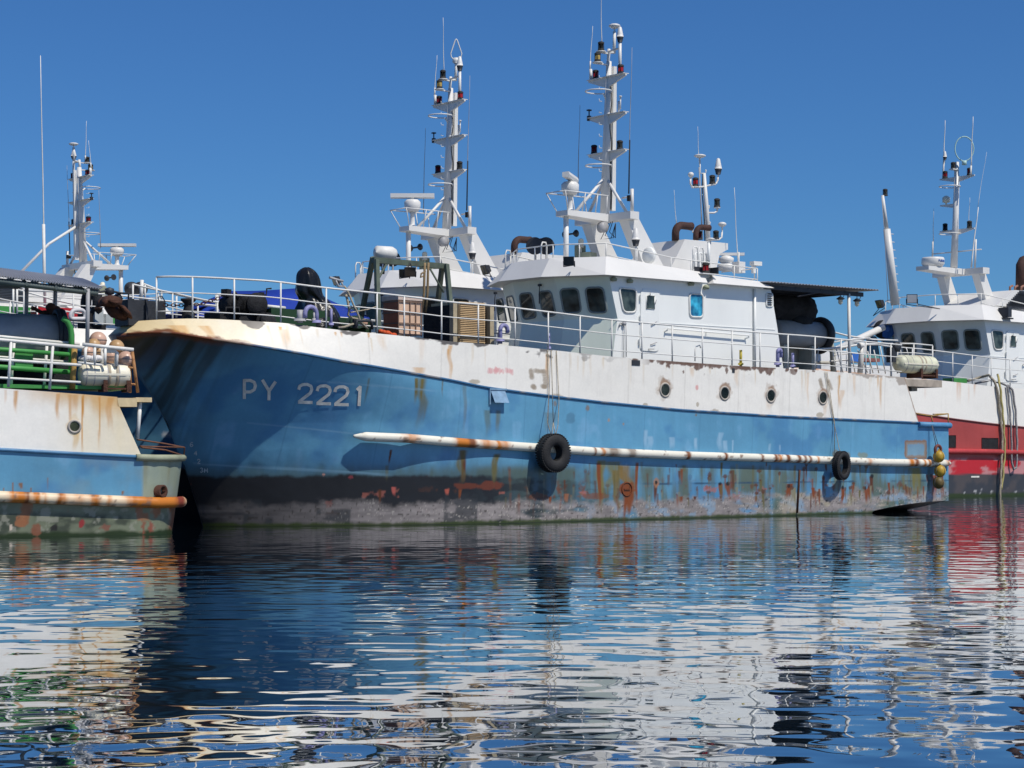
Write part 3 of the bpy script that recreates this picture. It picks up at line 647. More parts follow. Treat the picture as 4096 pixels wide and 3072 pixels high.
def build_deckhouse(root, F, refl=1):
    lo = [(1.38, 1.0), (.56, 2.5), (.56, 4.5), (1.38, 6.0), (9.05, 6.0), (9.05, 1.0)]
    mi_ = [(1.64, 1.0), (.82, 2.5), (.82, 4.5), (1.64, 6.0), (8.72, 6.0), (8.72, 1.0)]
    hi = [(1.27, 1.0), (.42, 2.5), (.42, 4.5), (1.27, 6.0), (8.40, 6.0), (8.40, 1.0)]
    L0 = [Vector((*p, 4.55)) for p in lo]; L1 = [Vector((*p, 6.05)) for p in mi_]; L2 = [Vector((*p, 7.34)) for p in hi]
    b = MB()
    for A_, B_ in ((L0, L1), (L1, L2)):
        for i in range(6):
            j = (i + 1) % 6; b.add([A_[i], A_[j], B_[j], B_[i]], [(0, 3, 2, 1)], mi=0 if i < 3 else 1)
    b.add(L2, [tuple(range(6))], mi=1)
    # vertical pipe / corner trim at the aft end of the house side and a knee strip along it
    b.tube([(7.60, .95, 4.7), (7.60, .95, 7.25)], .045, 8, mi=1)
    b.bb((1.5, .985, 5.98), (8.6, 1.0, 6.0), mi=1)
    # louvre vent aft
    wh = b.build('wheelhouse', [WALLG, SIDEW], root)
    v = MB(); q = [F.U(x, y, 1.0) for x, y in ((3063, 1172), (3088, 1172), (3091, 1226), (3063, 1226))]
    v.add([p + Vector((0, -.02, 0)) for p in rounded(q, .1)], [tuple(range(20))], mi=0)
    for i in range(6):
        z = q[3].z + (q[0].z - q[3].z) * (i + .6) / 6.2; v.bb((q[0].x + .05, .95, z), (q[1].x - .05, .975, z + .035), mi=1)
    v.tube([p + Vector((0, -.02, 0)) for p in rounded(q, .1)], .02, 5, True, mi=0)
    v.build('vent_louvre', [SIDEW, DGREY], root)
    # front windows
    z = lambda x, y: (1800 + x * .36166, 950 + y * .36166)
    fac = [(L1[0], L1[1], L2[1]), (L1[1], L1[2], L2[2]), (L1[2], L1[3], L2[3])]
    for k, cs in ((0, ((1495,555),(1695,550),(1740,830),(1540,830))), (0, ((1215,570),(1415,560),(1455,825),(1260,840))), (1, ((985,600),(1120,590),(1175,855),(1035,880))),
                  (1, ((768,625),(905,610),(960,880),(815,905))), (2, ((628,660),(700,645),(755,910),(675,925))), (2, ((515,685),(580,675),(632,935),(545,940)))):
        p0, p1, p2 = fac[k]; nrm = (p1 - p0).cross(p2 - p0).normalized()
        window(root, [ray_plane(FA, *z(*c), p0, nrm) for c in cs], GLASS, r=.15, nrm=nrm)
    # wipers
    for cs in (((525,610),(515,690)), ((1010,520),(1005,600))):
        k = 2 if cs[0][0] < 700 else 1; p0, p1, p2 = fac[k]; nrm = (p1 - p0).cross(p2 - p0).normalized()
        if nrm.x > 0: nrm = -nrm
        a, c = [ray_plane(FA, *z(*q), p0, nrm) + nrm * .07 for q in cs]
        MB().tube([a, c, c + Vector((0, 0, -.35))], .014, 5).box(a, (.07, .1, .07)).build('window_wiper', DGREY, root)
    # side windows
    y = lambda a, c: (2400 + a * .36166, 1000 + c * .36166)
    window(root, [FA.U(*y(*c), 1.0) for c in ((205,415),(400,435),(395,690),(255,690))], GLASS, RAILW, .16, .035)
    window(root, [FA.U(*y(*c), 1.0) for c in ((985,480),(1135,490),(1135,745),(990,740))], GLASB, RAILW, .14, .035, label='window with a blue blind')
    # door
    dq = [FA.U(*y(*c), 1.0) for c in ((450,432),(652,445),(645,1122),(440,1112))]
    rr = rounded(dq, .15); d = MB(); d.loft([p + Vector((0, -.03, 0)) for p in rr], rr); d.tube([p + Vector((0, -.012, 0)) for p in rr], .018, 5, True)
    door = d.build('door', SIDEW, root)
    wq = [FA.U(*y(*c), .968) for c in ((512,503),(602,508),(600,652),(510,648))]
    g = MB(); g.add([p + Vector((0, -.012, 0)) for p in wq], [(0, 1, 2, 3)]); g.build('window_pane', GLASS, door)
    fr = MB(); fr.tube([p + Vector((0, -.012, 0)) for p in wq], .02, 4, True); fr.build('window_frame', SIDEW, door)
    h = MB()
    for c in ((450,525),(450,755),(440,1015)): h.box(FA.U(*y(*c), .95), (.05, .06, .16))
    h.build('hinge', SIDEW, door)
    h = MB()
    for c0, c1 in (((610,600),(625,550)), ((575,830),(630,790)), ((570,1045),(630,1020)), ((545,1095),(600,1095)), ((555,500),(555,470))):
        a, c = FA.U(*y(*c0), .93), FA.U(*y(*c1), .91); h.tube([a + Vector((0, .04, 0)), a, c], .014, 5)
    h.build('handle', GREYM, door)
    # grab rail on the house side
    a, c = FA.U(*y(745,865), .88), FA.U(*y(1645,945), .88); m = a.lerp(c, .5)
    MB().tube([a + Vector((0, .12, -.1)), a + Vector((0, 0, -.06)), a, c, c + Vector((0, 0, -.06)), c + Vector((-.05, .12, -.1))], .024, 8).tube([m, m + Vector((0, .12, 0))], .018, 6).build('handrail', SIDEW, root)
    # hose reel/tap with dangling line
    a = FA.U(*y(265,815), .95); r_ = MB(); r_.lathe(a, [(.001, -.05), (.06, -.05), (.06, .04), (.001, .04)], 10, 'y'); r_.tube([a, a + Vector((-.15, 0, .02)), a + Vector((-.2, 0, -.12))], .018, 6)
    r_.tube([a + Vector((.08, 0, 0)), a + Vector((.1, 0, -.4)), a + Vector((.1, 0, -1.0))], .012, 5); r_.tube([a, a + Vector((-.02, 0, -.5)), a + Vector((-.02, 0, -1.05))], .010, 5); r_.build('hose_tap', GREYM, root)
    # under-eave lamps
    for px, py in ((2455, 1118), (2520, 1125), (2765, 1136), (2825, 1150)):
        p = FA.U(px, py, .93); MB().lathe(p, [(.001, -.05), (.09, -.05), (.11, .02), (.05, .08), (.001, .09)], 12).build('eave_lamp', OLIVE, root)
    # ---- visor and roof
    def visor(bot, top, zb0, zt0):
        b = MB(); b.loft([Vector((*p, zb0)) for p in bot], [Vector((*p, zt0[i])) for i, p in enumerate(top)]); return b
    bot = [(.86, .7), (-.12, 2.5), (-.12, 4.5), (.86, 6.3), (5.2, 6.3), (5.2, .7)]
    top = [(1.28, 1.12), (.33, 2.62), (.33, 4.38), (1.28, 5.88), (5.42, 5.88), (5.42, 1.12)]
    b = visor(bot, top, 7.30, [7.90, 7.90, 7.90, 7.90, 7.67, 7.67])
    bot2 = [(5.47, .7), (5.47, 6.3), (8.25, 6.3), (8.25, .7)]; top2 = [(5.82, 1.12), (5.82, 5.88), (8.05, 5.88), (8.05, 1.12)]
    b.loft([Vector((*p, 7.30)) for p in bot2], [Vector((*p, 7.60 if p[0] < 6 else 7.53)) for p in top2])
    b.bb((5.0, 1.15, 7.31), (5.9, 5.85, 7.58))
    ro = b.build('roof_visor', WHITE, root); fixnormals(ro)
    # red sidelight in its dark screen
    s_ = MB(); p = FA.U(2848, 1078, .95); s_.box((5.45, 1.15, 7.72), (.75, .04, .22), mi=0); s_.box((5.78, .98, 7.72), (.04, .35, .22), mi=0); s_.box((5.45, .98, 7.6), (.7, .36, .03), mi=2); s_.build('sidelight_screen', [DGREY, RED, WHITE], root)
    nav_light(root, (5.40, .98, 7.63), REDG, 1.15)
    # roof railing
    zt = lambda s: np.interp(s, [1.28, 4, 5.4, 8.05], [7.88, 7.61, 7.56, 7.5])
    path = [(5.9, 5.8), (3.6, 5.8), (1.4, 5.75), (.5, 4.35), (.5, 2.65), (1.35, 1.2), (2.6, 1.16), (4.05, 1.16), (5.8, 1.16), (7.95, 1.16)]
    pts = [Vector((*p, zt(p[0]) + .44)) for p in path]
    rl = MB(); rl.tube(pts, .02, 6); rl.tube([Vector((*p, zt(p[0]) + .09)) for p in path[5:]], .016, 6)
    rl.tube([pts[-1], pts[-1] + Vector((0, 1.6, 0))], .02, 6); rl.tube([pts[-1] - Vector((0, 0, .35)), pts[-1] + Vector((0, 1.6, -.35))], .016, 6)
    rail = rl.build('roof_railing', RAILW, root)
    dense = []
    for i in range(len(path) - 1):
        a, c = Vector(path[i]), Vector(path[i + 1]); dense.append(path[i])
        if (c - a).length > 1.6: dense.append(tuple(a.lerp(c, .5)))
    for p in dense + [path[-1]]:
        MB().tube([(*p, zt(p[0]) - .06), (*p, zt(p[0]) + .44)], .018, 6).build('post', RAILW, rail)
    # ladder hoops where the rail breaks
    for s0, t0 in ((1.2, 5.75), (.5, 3.2), (5.05, 1.2), (5.3, 1.2)):
        MB().tube([(s0, t0, 7.5), (s0, t0, 8.35), (s0 + .05, t0, 8.45), (s0 + .18, t0, 8.45), (s0 + .22, t0, 8.35), (s0 + .22, t0, 7.5)], .024, 7).build('grab_hoop', RAILW, root)
    # floodlights on the visor and search lights
    floodlight(root, FA.U(2276, 1044, 1.35), (-.80, -.60, -.18), .30, YELG if refl == 0 else DKG, arm=(.42, 1.62, 7.62))
    floodlight(root, FA.U(1942, 1078, 5.75), (-.9, .2, -.35), .34, YELG, arm=(.75, 5.9, 7.6))
    # casing with exhausts
    sp = [FA.U(x, y_, 2.4) for x, y_ in ((2740,957),(2912,973),(2912,998),(2879,1015),(2862,1095),(2680,1078))]
    cs_ = MB(); top_f = [FA.U(2740,957,2.4), FA.U(2680,1078,2.4)]
    cs_.prism(sp, (0, 2.1, 0)); co = cs_.build('exhaust_casing', WHITE, root); fixnormals(co)
    for x0, y0, x1, y1, t_, r_ in ((2702, 962, 2766, 906, 2.8, .125), (2783, 962, 2838, 912, 3.3, .095)):
        a, e = FA.U(x0, y0, t_), FA.U(x1, y1, t_); cx = a.x + .28
        pts = [a] + [Vector((cx - .28 * math.cos(t), t_, e.z - .28 + .28 * math.sin(t))) for t in [i * math.pi / 2 / 6 for i in range(7)]] + [e + Vector((-.12, 0, .0)), e]
        MB().tube(pts, [r_] * (len(pts) - 1) + [r_ * 1.12], 12).build('exhaust_pipe', EXHST, root)
    # round hatch/life-ring stowage beside the casing, vents and pole
    p = FA.U(2598, 1022, 1.9); MB().lathe(p, [(.001, -.09), (.24, -.09), (.27, 0), (.24, .05), (.001, .05)], 20, 'x').build('round_ventilator', SIDEW, root)
    for x in (2778, 2792, 2808):
        a = FA.U(x, 1022, 1.6); MB().tube([a + Vector((0, 0, -.42)), a, a + Vector((.06, 0, .08)), a + Vector((.16, 0, .08)), a + Vector((.2, 0, 0)), a + Vector((.2, 0, -.42))], .03, 7).build('gooseneck_vent', SIDEW, root)
    a = FA.U(2835, 1060, 1.5); e = FA.U(2835, 968, 1.5); MB().tube([a, e], .045, 8).build('vent_pole', SIDEW, root); mushroom(root, FA.U(2842, 962, 1.5), .14, .08)
    # lamp post at the aft end of the roof
    a = FA.U(3018, 1118, 1.2); MB().tube([a, a + Vector((0, 0, .45))], .02, 6).bb(a + Vector((-.12, -.1, .45)), a + Vector((.25, .1, .58))).bb(a + Vector((-.1, -.05, .2)), a + Vector((.02, .05, .45))).build('deck_lamp', RAILW, root)
    # small aft radar
    p = FA.U(2905, 1045, 3.6); r_ = MB(); r_.lathe(p, [(.001, -.35), (.3, -.3), (.3, -.12), (.16, -.08), (.24, -.02), (.26, .1), (.12, .18), (.001, .2)], 18); r_.build('aft_radar_housing', WHITE, root)
    MB().box(p + Vector((.1, -.05, .24)), (1.0, .16, .09), -.7).build('aft_radar_scanner', WHITE, root)
    p = FA.U(2955, 1070, 2.0); MB().box(p, (.3, .3, .36)).tube([p, p + Vector((0, 0, .5))], .03, 6).build('antenna_tuner', WHITE, root)

def build_mast(root, F, scanner_dir, top='dome'):
    b = MB()
    # platform: forward arm, cross arm, legs, support pole
    z0, z1 = 9.30, 9.53
    b.loft([Vector(p) for p in ((1.6, 3.22, z0 + .07), (1.6, 3.78, z0 + .07), (1.6, 3.78, z1), (1.6, 3.22, z1))], [Vector(p) for p in ((3.3, 3.18, z0 - .02), (3.3, 3.82, z0 - .02), (3.3, 3.82, z1), (3.3, 3.18, z1))])
    b.bb((3.302, 2.2, z0), (3.68, 4.8, z1 + .003))
    for t0, sg in ((2.42, 1), (4.58, -1)):
        T = [Vector((s, t0 + sg * e, z0 + .1)) for s, e in ((3.36, 0), (3.85, 0), (3.85, .42), (3.36, .42))]
        B = [Vector((s, t0 + sg * e, 7.55)) for s, e in ((4.25, 0), (5.25, 0), (5.25, .30), (4.25, .30))]
        b.loft(B, T)
    b.tube([(1.78, 3.5, 7.7), (1.78, 3.5, z0 + .1)], .085, 12)
    # column with ladder tray
    ztop = 14.42
    b.tube([(3.42, 3.5, z1 - .1), (3.52, 3.5, 12.2), (3.60, 3.5, ztop)], [.16, .125, .085], 12)
    b.loft([Vector((3.60 + e, 3.36 + d, z1 + .15)) for e, d in ((0, 0), (.16, 0), (.16, .12), (0, .12))], [Vector((3.70 + e, 3.38 + d, ztop - .15)) for e, d in ((0, 0), (.13, 0), (.13, .1), (0, .1))])
    for e in ((2.15, 3.5), (3.5, 2.55), (3.5, 4.45)): b.tube([(3.45, 3.5, 10.75), (*e, z1 - .02)], .05, 8)
    b.tube([(3.47, 2.75, 10.0), (3.50, 2.33, 10.02)], .03, 6); b.tube([(3.5, 2.33, z1), (3.5, 2.33, 10.25)], .055, 8)
    mz = [FA.U(2420, y, 3.5).z for y in (206, 252, 306, 458, 607)]
    for zz, l in ((mz[2], .86), (mz[3], .86), (mz[4], .86)):
        for sg in (-1, 1):
            A = [Vector(p) for p in ((3.50, 3.5, zz - .36), (3.50, 3.5, zz), (3.50, 3.5 + sg * l, zz), (3.50, 3.5 + sg * l, zz - .07))]
            b.prism(A, (.07, 0, 0)); b.bb((3.42, 3.5, zz - .015), (3.66, 3.5 + sg * l, zz + .006))
    for zz, dx in ((mz[0] - .02, .30), (mz[1] - .02, .45)):
        b.lathe((3.56 - dx, 3.5, zz), [(.001, -.04), (.16, -.03), (.17, .0), (.001, .006)], 14); b.bb((3.56 - dx, 3.46, zz - .05), (3.6, 3.54, zz - .008))
    b.tube([(3.56, 3.5, ztop - .1), (3.6, 3.5, mz[0] + .1)], .05, 8)
    # climbing cleats and cable runs
    for i in range(9): b.tube([(3.3, 3.5, 10.9 + i * .37), (3.18, 3.5, 10.9 + i * .37), (3.18, 3.5, 10.97 + i * .37)], .012, 4)
    mast = b.build('mast', WHITE, root)
    for yy in (363, 661):
        p = FA.U(2378, yy, 3.5); MB().ring((3.16, 3.5, p.z), .42, .022).tube([(3.5, 3.5, p.z - .22), (3.35, 3.5, p.z - .04)], .03, 6).build('safety_hoop', WHITE, mast)
    cb = MB(); cb.tube([(3.56 + .05 * math.sin(i * 1.7), 3.37, z1 + .2 + i * .42) for i in range(11)], .014, 5)
    for k in range(3): cb.tube([(3.3 + .1 * k, 3.0 + .2 * k, z0 - .02), (3.25, 3.1 + .2 * k, z0 - .35 - .1 * k), (3.6, 3.2 + .1 * k, z0 - .5), (3.7, 3.3, z0 - .03)], .013, 5)
    cb.build('cable_run', BLACK, mast)
    nav_light(mast, (3.26, 3.5, mz[0]), DKG); nav_light(mast, (3.11, 3.5, mz[1]), YELG)
    for sg in (-.62, .55): nav_light(mast, (3.53, 3.5 + sg, mz[2] + .01), REDG)
    nav_light(mast, (3.53, 3.5 + .62, mz[4] + .01), REDG); nav_light(mast, (3.53, 3.5 - .58, mz[4] + .01), DKG)
    # poles
    pz = FA.U(2447, 212, 3.5).z; pt = FA.U(2453, 112, 3.5).z
    MB().tube([(3.82, 3.5, pz), (3.84, 3.5, pt - .1)], .05, 8).tube([(3.6, 3.5, pz), (3.82, 3.5, pz + .02)], .04, 6).build('antenna_pole', WHITE, mast)
    if top == 'dome': mushroom(mast, (3.84, 3.5, pt), .19, .13)
    else:
        a = MB(); a.tube([Vector((3.84 + .766 * x, 3.5 - .643 * x, pt + z)) for x, z in ((-.07, -.1), (-.17, .02), (-.19, .14), (-.03, .60), (.0, .63), (.03, .60), (.19, .14), (.17, .02), (.07, -.1))], .022, 6, True); a.lathe((3.84, 3.5, pt - .2), [(.10, 0), (.14, .05), (.1, .18)], 10); a.build('loop_antenna', WHITE, mast)
    q0 = FA.X(2480, 298, 3.53); q1 = FA.X(2488, 165, 3.53)
    MB().tube([(3.53, q0.y, q0.z), (3.53, q0.y, q1.z)], .05, 8).tube([(3.57, 3.5, q1.z - .22), (3.53, q0.y, q1.z - .2)], .03, 6).build('antenna_pole', WHITE, mast)
    cone_ant(mast, (3.53, q0.y, q1.z + .1))
    MB().tube([(3.53, 4.28, mz[2]), (3.53, 4.28, mz[2] + .36)], .05, 8).build('antenna_pole', WHITE, mast)
    q = FA.X(2475, 450, 3.53); MB().tube([(3.53, q.y, mz[3]), (3.53, q.y, mz[3] + .36)], .035, 7).tube([(3.53, q.y - .08, mz[3] + .1), (3.53, q.y - .08, mz[3] + .45)], .02, 6).build('antenna_pole', WHITE, mast)
    mushroom(mast, (3.53, q.y - .08, mz[3] + .47), .05, .05)
    MB().box((3.53, 4.36, mz[3] + .0), (.1, .1, .16)).tube([(3.53, 4.36, mz[3]), (3.53, 4.36, mz[3] + .25)], .02, 6).box((3.53, 4.36, mz[3] + .26), (.12, .12, .04)).build('wind_sensor', DGREY, mast)
    for (xa, ya, xb, yb, t_, ba, m_) in ((2360, 280, 2369, 105, 4.3, .2, RAILW), (2408, 192, 2402, -60, 3.6, .1, RAILW), (2515, 775, 2526, 190, 2.4, 0, None), (2312, 790, 2318, 420, 4.6, 0, None)):
        whip(mast, FA.U(xa, ya, t_), FA.U(xb, yb, t_), .013, ba, m_)
    MB().tube([FA.U(2515, 775, 2.4), FA.U(2519, 560, 2.4)], .022, 6).box(FA.U(2520, 793, 2.4), (.16, .12, .18)).build('antenna_base', BLACK, mast)
    # radar on the forward arm, with its guard rail
    r_ = MB(); c = Vector((1.95, 3.5, z1)); r_.lathe(c, [(.13, 0), (.085, .1), (.075, .42), (.13, .52)], 12)
    r_.lathe(c, [(.001, .5), (.20, .52), (.27, .66), (.28, .84), (.2, .92), (.001, .94)], 18); rad = r_.build('radar', WHITE, mast)
    d = Vector(scanner_dir).normalized(); n_ = Vector((-d.y, d.x, 0)); cc = c + Vector((0, 0, 1.06))
    pr = [(-.1, -.07), (.1, -.09), (.13, 0), (.1, .09), (-.1, .07)]
    s_ = MB(); s_.loft([cc - d * .74 + n_ * a + Vector((0, 0, e)) for a, e in pr], [cc + d * .74 + n_ * a + Vector((0, 0, e)) for a, e in pr]); s_.tube([cc - Vector((0, 0, .14)), cc], .07, 8)
    s_.build('radar_scanner', WHITE, mast)
    g = MB(); hz = z1 + .56
    P = [(1.35, 3.95), (1.35, 3.05), (2.0, 3.05), (2.75, 3.1), (3.25, 3.15)]
    g.tube([(*p, hz) for p in P], .02, 6); g.tube([(1.35, 3.95, hz), (3.2, 3.85, hz)], .02, 6)
    for a, e in (((1.35, 3.05), (1.62, 3.24)), ((1.35, 3.95), (1.62, 3.76)), ((2.2, 3.06), (2.2, 3.22)), ((2.75, 3.1), (2.75, 3.2)), ((3.2, 3.15), (3.2, 3.18)), ((2.4, 3.9), (2.4, 3.78)), ((2.9, 3.87), (2.9, 3.78))): g.tube([(*a, hz), (*e, z1)], .018, 6)
    g.build('guard_rail', WHITE, mast)
    # gear under the platform
    u = MB(); u.lathe((3.1, 3.25, 9.1), [(.001, -.1), (.17, -.1), (.17, .1), (.001, .1)], 16, 'y'); u.build('horn_drum', GREYM, mast)
    u = MB(); u.box((3.05, 3.9, 8.1), (.42, .42, .5), .3); u.box((3.0, 4.2, 8.35), (.3, .2, .5)); u.build('junction_box', OLIVE, mast)
    u = MB(); u.lathe((2.7, 4.3, 8.95), [(.02, -.3), (.12, -.25), (.03, -.1), (.03, .2), (.12, .3)], 12, 'y'); u.build('loudhailer', DGREY, mast)
    p = FA.U(2543, 960, 2.0); cone_ant(root, p + Vector((0, 0, -.05)), 1.15); MB().tube([p + Vector((0, 0, -.9)), p], .03, 7).build('antenna_pole', RAILW, root)
    # forward roof: twin search light, white box, stub lights
    p = FA.U(2141, 985, 4.9); s_ = MB()
    for dx in (0, .28):
        q = p + Vector((dx, -dx * .8, 0)); s_.lathe(q, [(.001, .2), (.16, .18), (.26, .05), (.28, -.12), (.25, -.14)], 20, 'y', mi=0, rz=-.9); s_.lathe(q, [(.25, -.13), (.001, -.10)], 20, 'y', mi=1, rz=-.9)
        s_.tube([q, q + Vector((0, 0, -.6))], .035, 6, mi=0)
    s_.build('search_light', [DGREY, GLASS], root)
    p = FA.U(2324, 975, 4.0); MB().tube([p + Vector((0, 0, -.5)), p + Vector((0, 0, -.1))], .02, 6).lathe(p, [(.09, -.12), (.09, .12), (.05, .16), (.001, .17)], 12).build('stub_light', CREAM, root)

def build_aft_mast(root):
    b = MB(); z = lambda x, y: (2550 + x * .36166, 550 + y * .36166)
    q = lambda x, y, t=3.5: FA.U(*z(x, y), t)
    b.tube([q(785, 1230), q(765, 800), q(735, 395)], [.085, .075, .06], 10)
    b.tube([q(690, 250), q(693, 395), q(735, 398)], .025, 6)
    for pts in (((585,460),(585,510),(605,552),(690,548),(750,540)), ((750,540),(835,520),(872,508),(888,470),(888,440)), ((770,833),(850,833),(880,815),(885,780)), ((780,1135),(900,1130),(930,1105),(935,1050))):
        b.tube([q(*p) for p in pts], .032, 7)
    for x, y in ((640,545),(830,520),(880,775),(868,1130)): b.lathe(q(x, y), [(.001, -.02), (.11, -.02), (.11, .01), (.001, .015)], 10)
    for x, y in ((755,370),(790,765),(800,945),(610,1030)): b.tube([q(x, y + 25), q(x, y)], .02, 5); b.lathe(q(x, y), [(.02, 0), (.04, .02), (.001, .05)], 8)
    mast = b.build('aft_mast', WHITE, root)
    cab = MB(); cab.tube([q(745, 1140), q(735, 850), q(718, 640), q(715, 540), q(725, 400)], .02, 5); cab.build('cable_run', BLACK, mast)
    lad = MB(); lad.tube([q(717, 1130), q(705, 800), q(682, 330)], .022, 6); lad.build('ladder_rail', GREYM, mast)
    nav_light(mast, q(642, 540), REDG); nav_light(mast, q(828, 512), DKG); nav_light(mast, q(880, 770), DKG); nav_light(mast, q(868, 1125), DKG); nav_light(mast, q(680, 1130), REDG)
    mushroom(mast, q(690, 222), .2, .1, .1); mushroom(mast, q(937, 985), .14, .14, .25); mushroom(mast, q(590, 440), .1, .16, .1)
    cone_ant(mast, q(893, 365), 1.1)
    whip(mast, q(685, 300), q(660, -120), .010, 0, RAILW)
    whip(root, FA.U(2706, 895, 3.2), FA.U(2694, 760, 3.2), .010, 0, RAILW)
    whip(root, FA.U(2953, 1060, 2.0), FA.U(2935, 750, 2.0), .014, 0, RAILW)

def railing(root, pts, h, posts, name='deck_railing', mids=(.20, .68), r=.026, mat_=None, rp=.024):
    """pts: foot points of the rail run; posts: indices with a stanchion"""
    m_ = mat_ or RAILW; up = Vector((0, 0, 1)); b = MB()
    b.tube([p + up * h for p in pts], r, 7)
    for k in mids: b.tube([p + up * k * 1.0 for p in pts], r * .68, 6)
    o = b.build(name, m_, root)
    for i in posts: MB().tube([pts[i] - up * .03, pts[i] + up * (h - .01)], rp, 7).build('post', m_, o)
    return o
def edge_pt(s, inset=.14, far=False):
    z = float(zT(np.array(s))); b = float(half(np.array(s), np.array(z), zB(np.array(s)))) - inset
    t = BEAM - max(b, 0.0); return Vector((s, BEAM * 2 - t if far else t, z))
def ship_decks(root):
    b = MB(); ss = [stem(5.0) + .35 + i * .4 for i in range(8)] + list(np.linspace(-10, 15.9, 30)); ss = sorted(ss)
    L_ = [edge_pt(s, .06) - Vector((0, 0, .16)) for s in ss]; R_ = [edge_pt(s, .06, True) - Vector((0, 0, .16)) for s in ss]; n_ = len(ss)
    b.add(L_ + R_, [(i, i + 1, n_ + i + 1, n_ + i) for i in range(n_ - 1)])
    return b.build('deck', DECKM, root)

# ================================================================ THE MAIN SHIP
A = FA.root('fishing_vessel', 'blue and white trawler lettered PY 2221, rusty, moored broadside in the centre', 'fishing vessel')
gA = hull_grid(1150, 128, 62)
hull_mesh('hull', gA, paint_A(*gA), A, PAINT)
ship_decks(A)
def painted_tube(name, pts, r, colf, parent, n=14, material=None):
    b = MB().tube(pts, r, n); o = b.build(name, material or RAILP, parent)
    P = np.array([tuple(v) for v in b.v]); c = np.ones((len(P), 4)); c[:, :3] = colf(P[:, 0], P[:, 1], P[:, 2])
    at = o.data.color_attributes.new('paint', 'FLOAT_COLOR', 'POINT'); at.data.foreach_set('color', c.ravel().astype(np.float32))
    return o
def dense(pts, step):
    out = []
    for a, b in zip(pts[:-1], pts[1:]):
        n = max(1, int((b - a).length / step)); out += [a.lerp(b, i / n) for i in range(n)]
    return out + [pts[-1]]
RUB_PX = [(1413,1744),(1500,1748),(1626,1753),(1852,1771),(2123,1789),(2394,1807),(2722,1821),(3144,1834),(3550,1850),(3800,1853)]
def rub_path(F, pxl, tf): return [F.U(x, y, tf(x)) for x, y in pxl]
rp = dense(rub_path(FA, RUB_PX, lambda x: float(np.interp(x, (1413, 1626, 1852, 2250), (.58, .12, -.06, -.10)))), .05)
rads = [.125 * min(1, .25 + i / 9) for i in range(len(rp))]
for i in range(6): rads[-1 - i] = .125 * min(1, .45 + i * .12)
def rubcol(F, bands, base=(.76, .73, .62)):
    def f(s, t, z):
        c = np.ones((len(s), 3)) * np.array(base) * (.9 + .18 * fbm(s * 2, z * 6, 131))[:, None]
        for s0, w, a, q in bands:
            m = np.exp(-((s - s0 + .12 * (fbm(s * 9, z * 9, 133) - .5)) / w) ** 2) * (.45 + .8 * fbm(s * 14, z * 4, 135))
            c = mixc(c, q, np.clip(a * m * 1.7, 0, 1))
        ch = fbm(s * 6, z * 11, 137, 5); c = mixc(c, (.20, .12, .08), .85 * sst_(.69, .74, ch))
        return np.clip(c, .01, .9)
    return f
ORG = (.52, .17, .02); BRN = (.20, .07, .025)
sx = lambda x, y=1800: FA.U(x, y, -.1).x
bandsA = [(sx(x), w, a, q) for x, w, a, q in ((1655,.25,.45,ORG),(1840,.16,.95,ORG),(1868,.22,.95,ORG),(1885,.12,.8,BRN),(1945,.22,.6,ORG),(1990,.10,.8,ORG),(2015,.16,.5,ORG),(2372,.05,.9,BRN),(2405,.06,.7,ORG),(2445,.26,.8,(.30,.25,.2)),(2520,.16,.8,(.30,.25,.2)),(2745,.07,1,BRN),(2895,.06,1,BRN),(3040,.07,.9,BRN),(3095,.06,1,BRN),(3110,.1,.6,ORG),(3145,.07,1,BRN),(3188,.08,1,BRN),(3212,.06,.9,BRN),(3232,.06,.9,BRN),(3265,.05,.7,ORG),(3470,.1,.5,ORG),(3640,.14,.9,ORG),(3660,.1,.9,BRN),(3690,.06,.8,ORG),(3710,.08,.8,ORG),(3785,.1,.5,ORG))]
painted_tube('rub_rail', rp, rads, rubcol(FA, bandsA), A)
# half-round moulding along the foot of the white band
mp_ = []
for i in range(220):
    s = -13.85 + (SEND - .1 + 13.85) * (i / 219) ** 1.35
    z = float(zB(np.array(s))); mp_.append(Vector((s, ht(s, z) - .01, z)))
painted_tube('sheer_moulding', mp_, .035, lambda s, t, z: mixc(mixc(np.ones((len(s), 3)) * np.array((.035, .12, .24)), (.16, .05, .02), sst_(-11.0, -12, s)), (.3, .25, .2), .6 * sst_(.6, .7, fbm(s * 3, s * 0, 141))), A, 8)
q0, q1 = FA.U(3674, 1698, -.02), FA.U(3800, 1702, -.02)
MB().tube([q0, q1, q1 + Vector((.1, .15, 0)), q1 + Vector((.1, 6.8, 0))], .10, 10).build('quarter_rail', mat('blue_pipe', (.09, .26, .46), .5, .25, 3, rust=.12), A)
yr = MB()
for a, b_ in (((3664,1654),(3725,1664)),((3725,1664),(3793,1655)),((3793,1655),(3793,1698)),((3725,1664),(3732,1698)),((3732,1657),(3793,1655))): yr.tube([FA.U(*a, .3), FA.U(*b_, .3)], .022, 6)
yr.build('quarter_guard', YRAIL, A)
# overhanging working deck at the stern
d0 = FA.U(3560, 1512, .05); d1 = FA.U(3768, 1524, .05)
MB().bb((d0.x, .05, d1.z - .22), (d1.x, 6.95, d1.z + .02)).bb((d1.x - 1.2, .4, d1.z - .36), (d1.x - .9, .7, d1.z - .2)).build('stern_platform', mat('stained_platform', (.42, .36, .29), .7, .4, 2.2, rust=.3, rustcol=(.14, .10, .08)), A)
